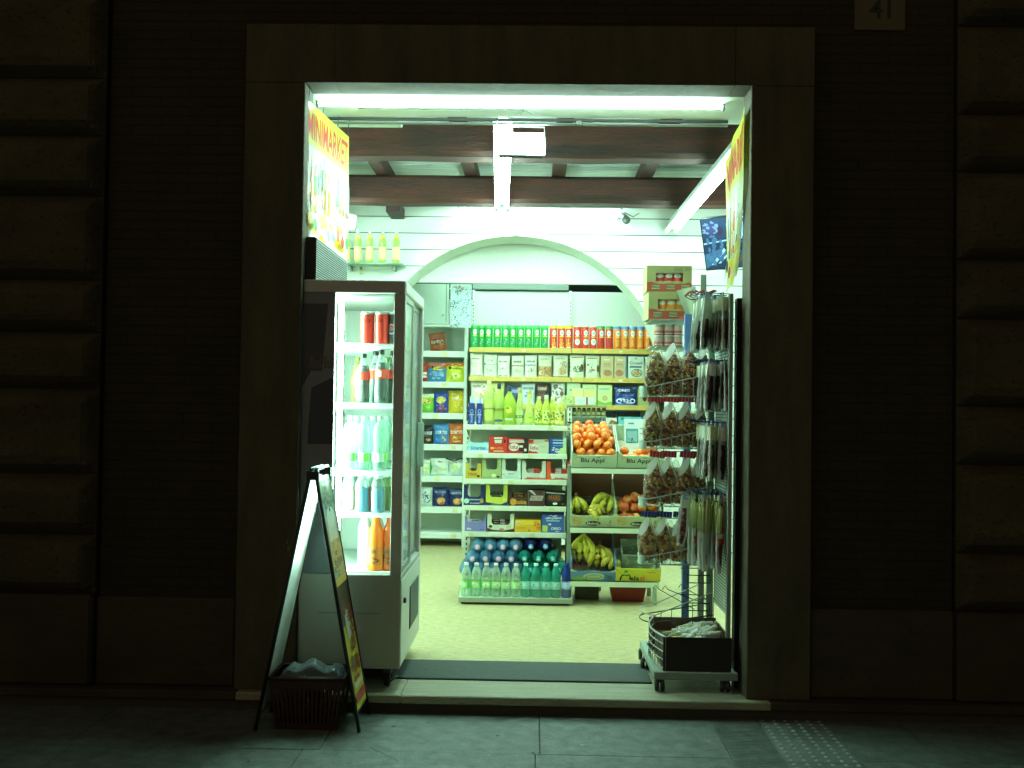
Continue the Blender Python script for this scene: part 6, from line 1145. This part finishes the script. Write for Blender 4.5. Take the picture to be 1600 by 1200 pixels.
# ================================================================ CASE STACK beside the arch
DC = 6.35
xa, xb = W(1012, 500, DC).x, W(1100, 500, DC).x; zsA = W(1050, 499, DC).z; zsB = W(1048, 541, DC).z
sh = thing('case_stand', 'grey metal stand carrying the cardboard crisp can cases', 'stand', (xb, DC + .15, 0)); O = (-xb, -DC - .15, 0)
m = MB(); m.cbox(xb, xb + .035, DC + .12, DC + .155, 0, zsA + .3, .003, st); part('post', m, sh, None, O)
for z in (zsA, zsB): m = MB(); m.cbox(xa + .02, xb - .001, DC - .01, DC + .28, z - .012, z, .002, P('#8a9a90', .45, .2)); part('shelf', m, sh, None, O)
m = MB(); m.cbox(xb - .05, xb + .08, DC + .08, DC + .2, .001, .03, .004, st); part('foot', m, sh, None, O)
def case(w, h, d):
    def b():
        m = MB(); k = P('#a3a46c', .75, 0, .1, 10); rdm = P('#b8563e', .7, 0, .1, 10); t = .004; ws = .26; wt = .76; z0_ = .36 * h; z1_ = .72 * h; x0_ = -w / 2 + .20 * w; x1_ = -w / 2 + .80 * w
        m.box(-w / 2, w / 2, t, d, 0, t, k); m.box(-w / 2, -w / 2 + t, t, d, t, h - t, k); m.box(w / 2 - t, w / 2, t, d, t, h - t, k); m.box(-w / 2, w / 2, 0, d, h - t, h, k); m.box(-w / 2 + t, w / 2 - t, d - t, d, t, h - t, k)
        m.box(-w / 2, w / 2, 0, t, 0, z0_, k); m.box(-w / 2, x0_, 0, t, z0_, h - t, k); m.box(x1_, w / 2, 0, t, z0_, h - t, k); m.box(x0_, x1_, 0, t, z1_, h - t, k)
        m.dec(lambda u, v, hh: ((u - .5) * w, -hh, v * h), [('q', [(0, 0), (1, 0), (1, .33), (.93, .36), (.8, .3), (.25, .3), (.1, .37), (0, .36)], '#b8563e')] + sum([[('r', c - .1, .07, c + .1, .26, '#3c4a34'), ('r', c - .092, .085, c + .092, .245, '#b4b88a'), ('t', 'PRINGLES', c, .165, .17, .09, '#3c4a34')] for c in (.2, .53, .86)], []) + [('r', .6, .78, .8, .93, '#8a8c5c'), ('r', .84, .8, .96, .92, '#8a8c5c')])
        return [('case', m)]
    return b
for i, (p0, p1, pt, pb4, lid, body, dz) in enumerate(((1013, 1086, 455, 498, '#e8a03a', '#e8983a', 0), (1010.5, 1081, 412.5, 453, '#e2604a', '#d8503c', 1))):
    x, w, h = px_obj(p0, p1, pt, pb4, DC); z = zsA + .001 + (0 if not dz else hprev + .001); hprev = h
    inst('case%d' % i, case(w, h, .24), 'can_case', ['cardboard case of orange crisp cans, lower one of the two', 'cardboard case of red crisp cans, upper one of the two'][i], 'cardboard case', (x, DC, z), (0, 0, R(1.5 * (1 - i))), 'cardboard cases on the grey stand')
    for j in range(3):
        u = -.5 + .3 + .2 * j; inst('cc%d' % i, can(.034, .52 * h, body, [('e', .5, .72, .25, .15, '#e8ece0'), ('r', 0, 0, 1, .35, '#e2d8b8' if i else '#e8b04a'), ('s', .5, .3, .2, .1, 8, 2, '#8a6a3a')], '#e4c8b8' if i else '#e8c88a'), 'crisp_can', '%s crisp can in the window of the %s cardboard case' % (ORD[j], ['lower', 'upper'][i]), 'crisp can', (x + u * w, DC + .05, z + .24 * h), None, 'crisp cans in the cardboard cases')
x, w, h = px_obj(1023, 1068, 524, 541, DC)
for r in range(2):
    for j in range(3): inst('nd', can(.030, h * 1.0, '#b8645c', [('r', .1, .4, .9, .8, '#c8a8a0'), ('r', .2, .1, .8, .2, '#d8c8b8')], '#8fd0a0' if r else '#b8c8b0'), 'noodle_cup', '%s pink food cup in the %s layer under the cardboard cases' % (ORD[j], ['lower', 'upper'][r]), 'food cup', (x - w / 2 + w * (j + .5) / 3, DC + .04, zsB + .001 + r * (h + .002)), None, 'pink food cups')
m = MB(); m.grid(lambda u, v: (.06 * (u - .5) * (1 + v), .01 * math.sin(u * 6), .22 * v), 8, 8, P('#c3d4b4', .6, 0, .05)); p = W(1095, 500, 6.3); solo('paper_flap', m, 'pale paper flap leaning beside the cardboard cases', 'paper', (p.x - .04, 6.3, W(1095, 500, 6.3).z - .02), (0, R(-14), 0)); m2 = None
# ================================================================ WORLD
w = bpy.data.worlds.new('World'); sc.world = w; w.use_nodes = True; nt = w.node_tree; nt.nodes.clear()
tc = N(nt, 'TexCoord'); sp = N(nt, 'SeparateXYZ'); nt.links.new(tc.outputs['Generated'], sp.inputs[0]); dt = N(nt, 'VectorMath', _operation='DOT_PRODUCT'); dt.inputs[1].default_value = (-.5, -.87, 0); nt.links.new(tc.outputs['Generated'], dt.inputs[0])
mr = N(nt, 'MapRange'); mr.inputs[1].default_value = .1; mr.inputs[2].default_value = 1; mr.inputs[3].default_value = .25; mr.inputs[4].default_value = 2.6; nt.links.new(dt.outputs['Value'], mr.inputs[0]); ml = N(nt, 'Math', _operation='MULTIPLY'); ml.inputs[1].default_value = .036; nt.links.new(mr.outputs[0], ml.inputs[0])
o = nt.nodes.new('ShaderNodeOutputWorld'); bg = nt.nodes.new('ShaderNodeBackground'); bg.inputs[0].default_value = (1.0, .82, .52, 1); nt.links.new(ml.outputs[0], bg.inputs[1]); nt.links.new(bg.outputs[0], o.inputs[0])
sc.view_settings.view_transform = 'Standard'; sc.view_settings.look = 'None'; sc.view_settings.exposure = 1.0; sc.view_settings.gamma = 1
cy = sc.cycles; cy.use_denoising = True; cy.max_bounces = 10; cy.diffuse_bounces = 5; cy.glossy_bounces = 3; cy.transparent_max_bounces = 24; cy.transmission_bounces = 4; cy.sample_clamp_indirect = 6; cy.caustics_reflective = False; cy.caustics_refractive = False
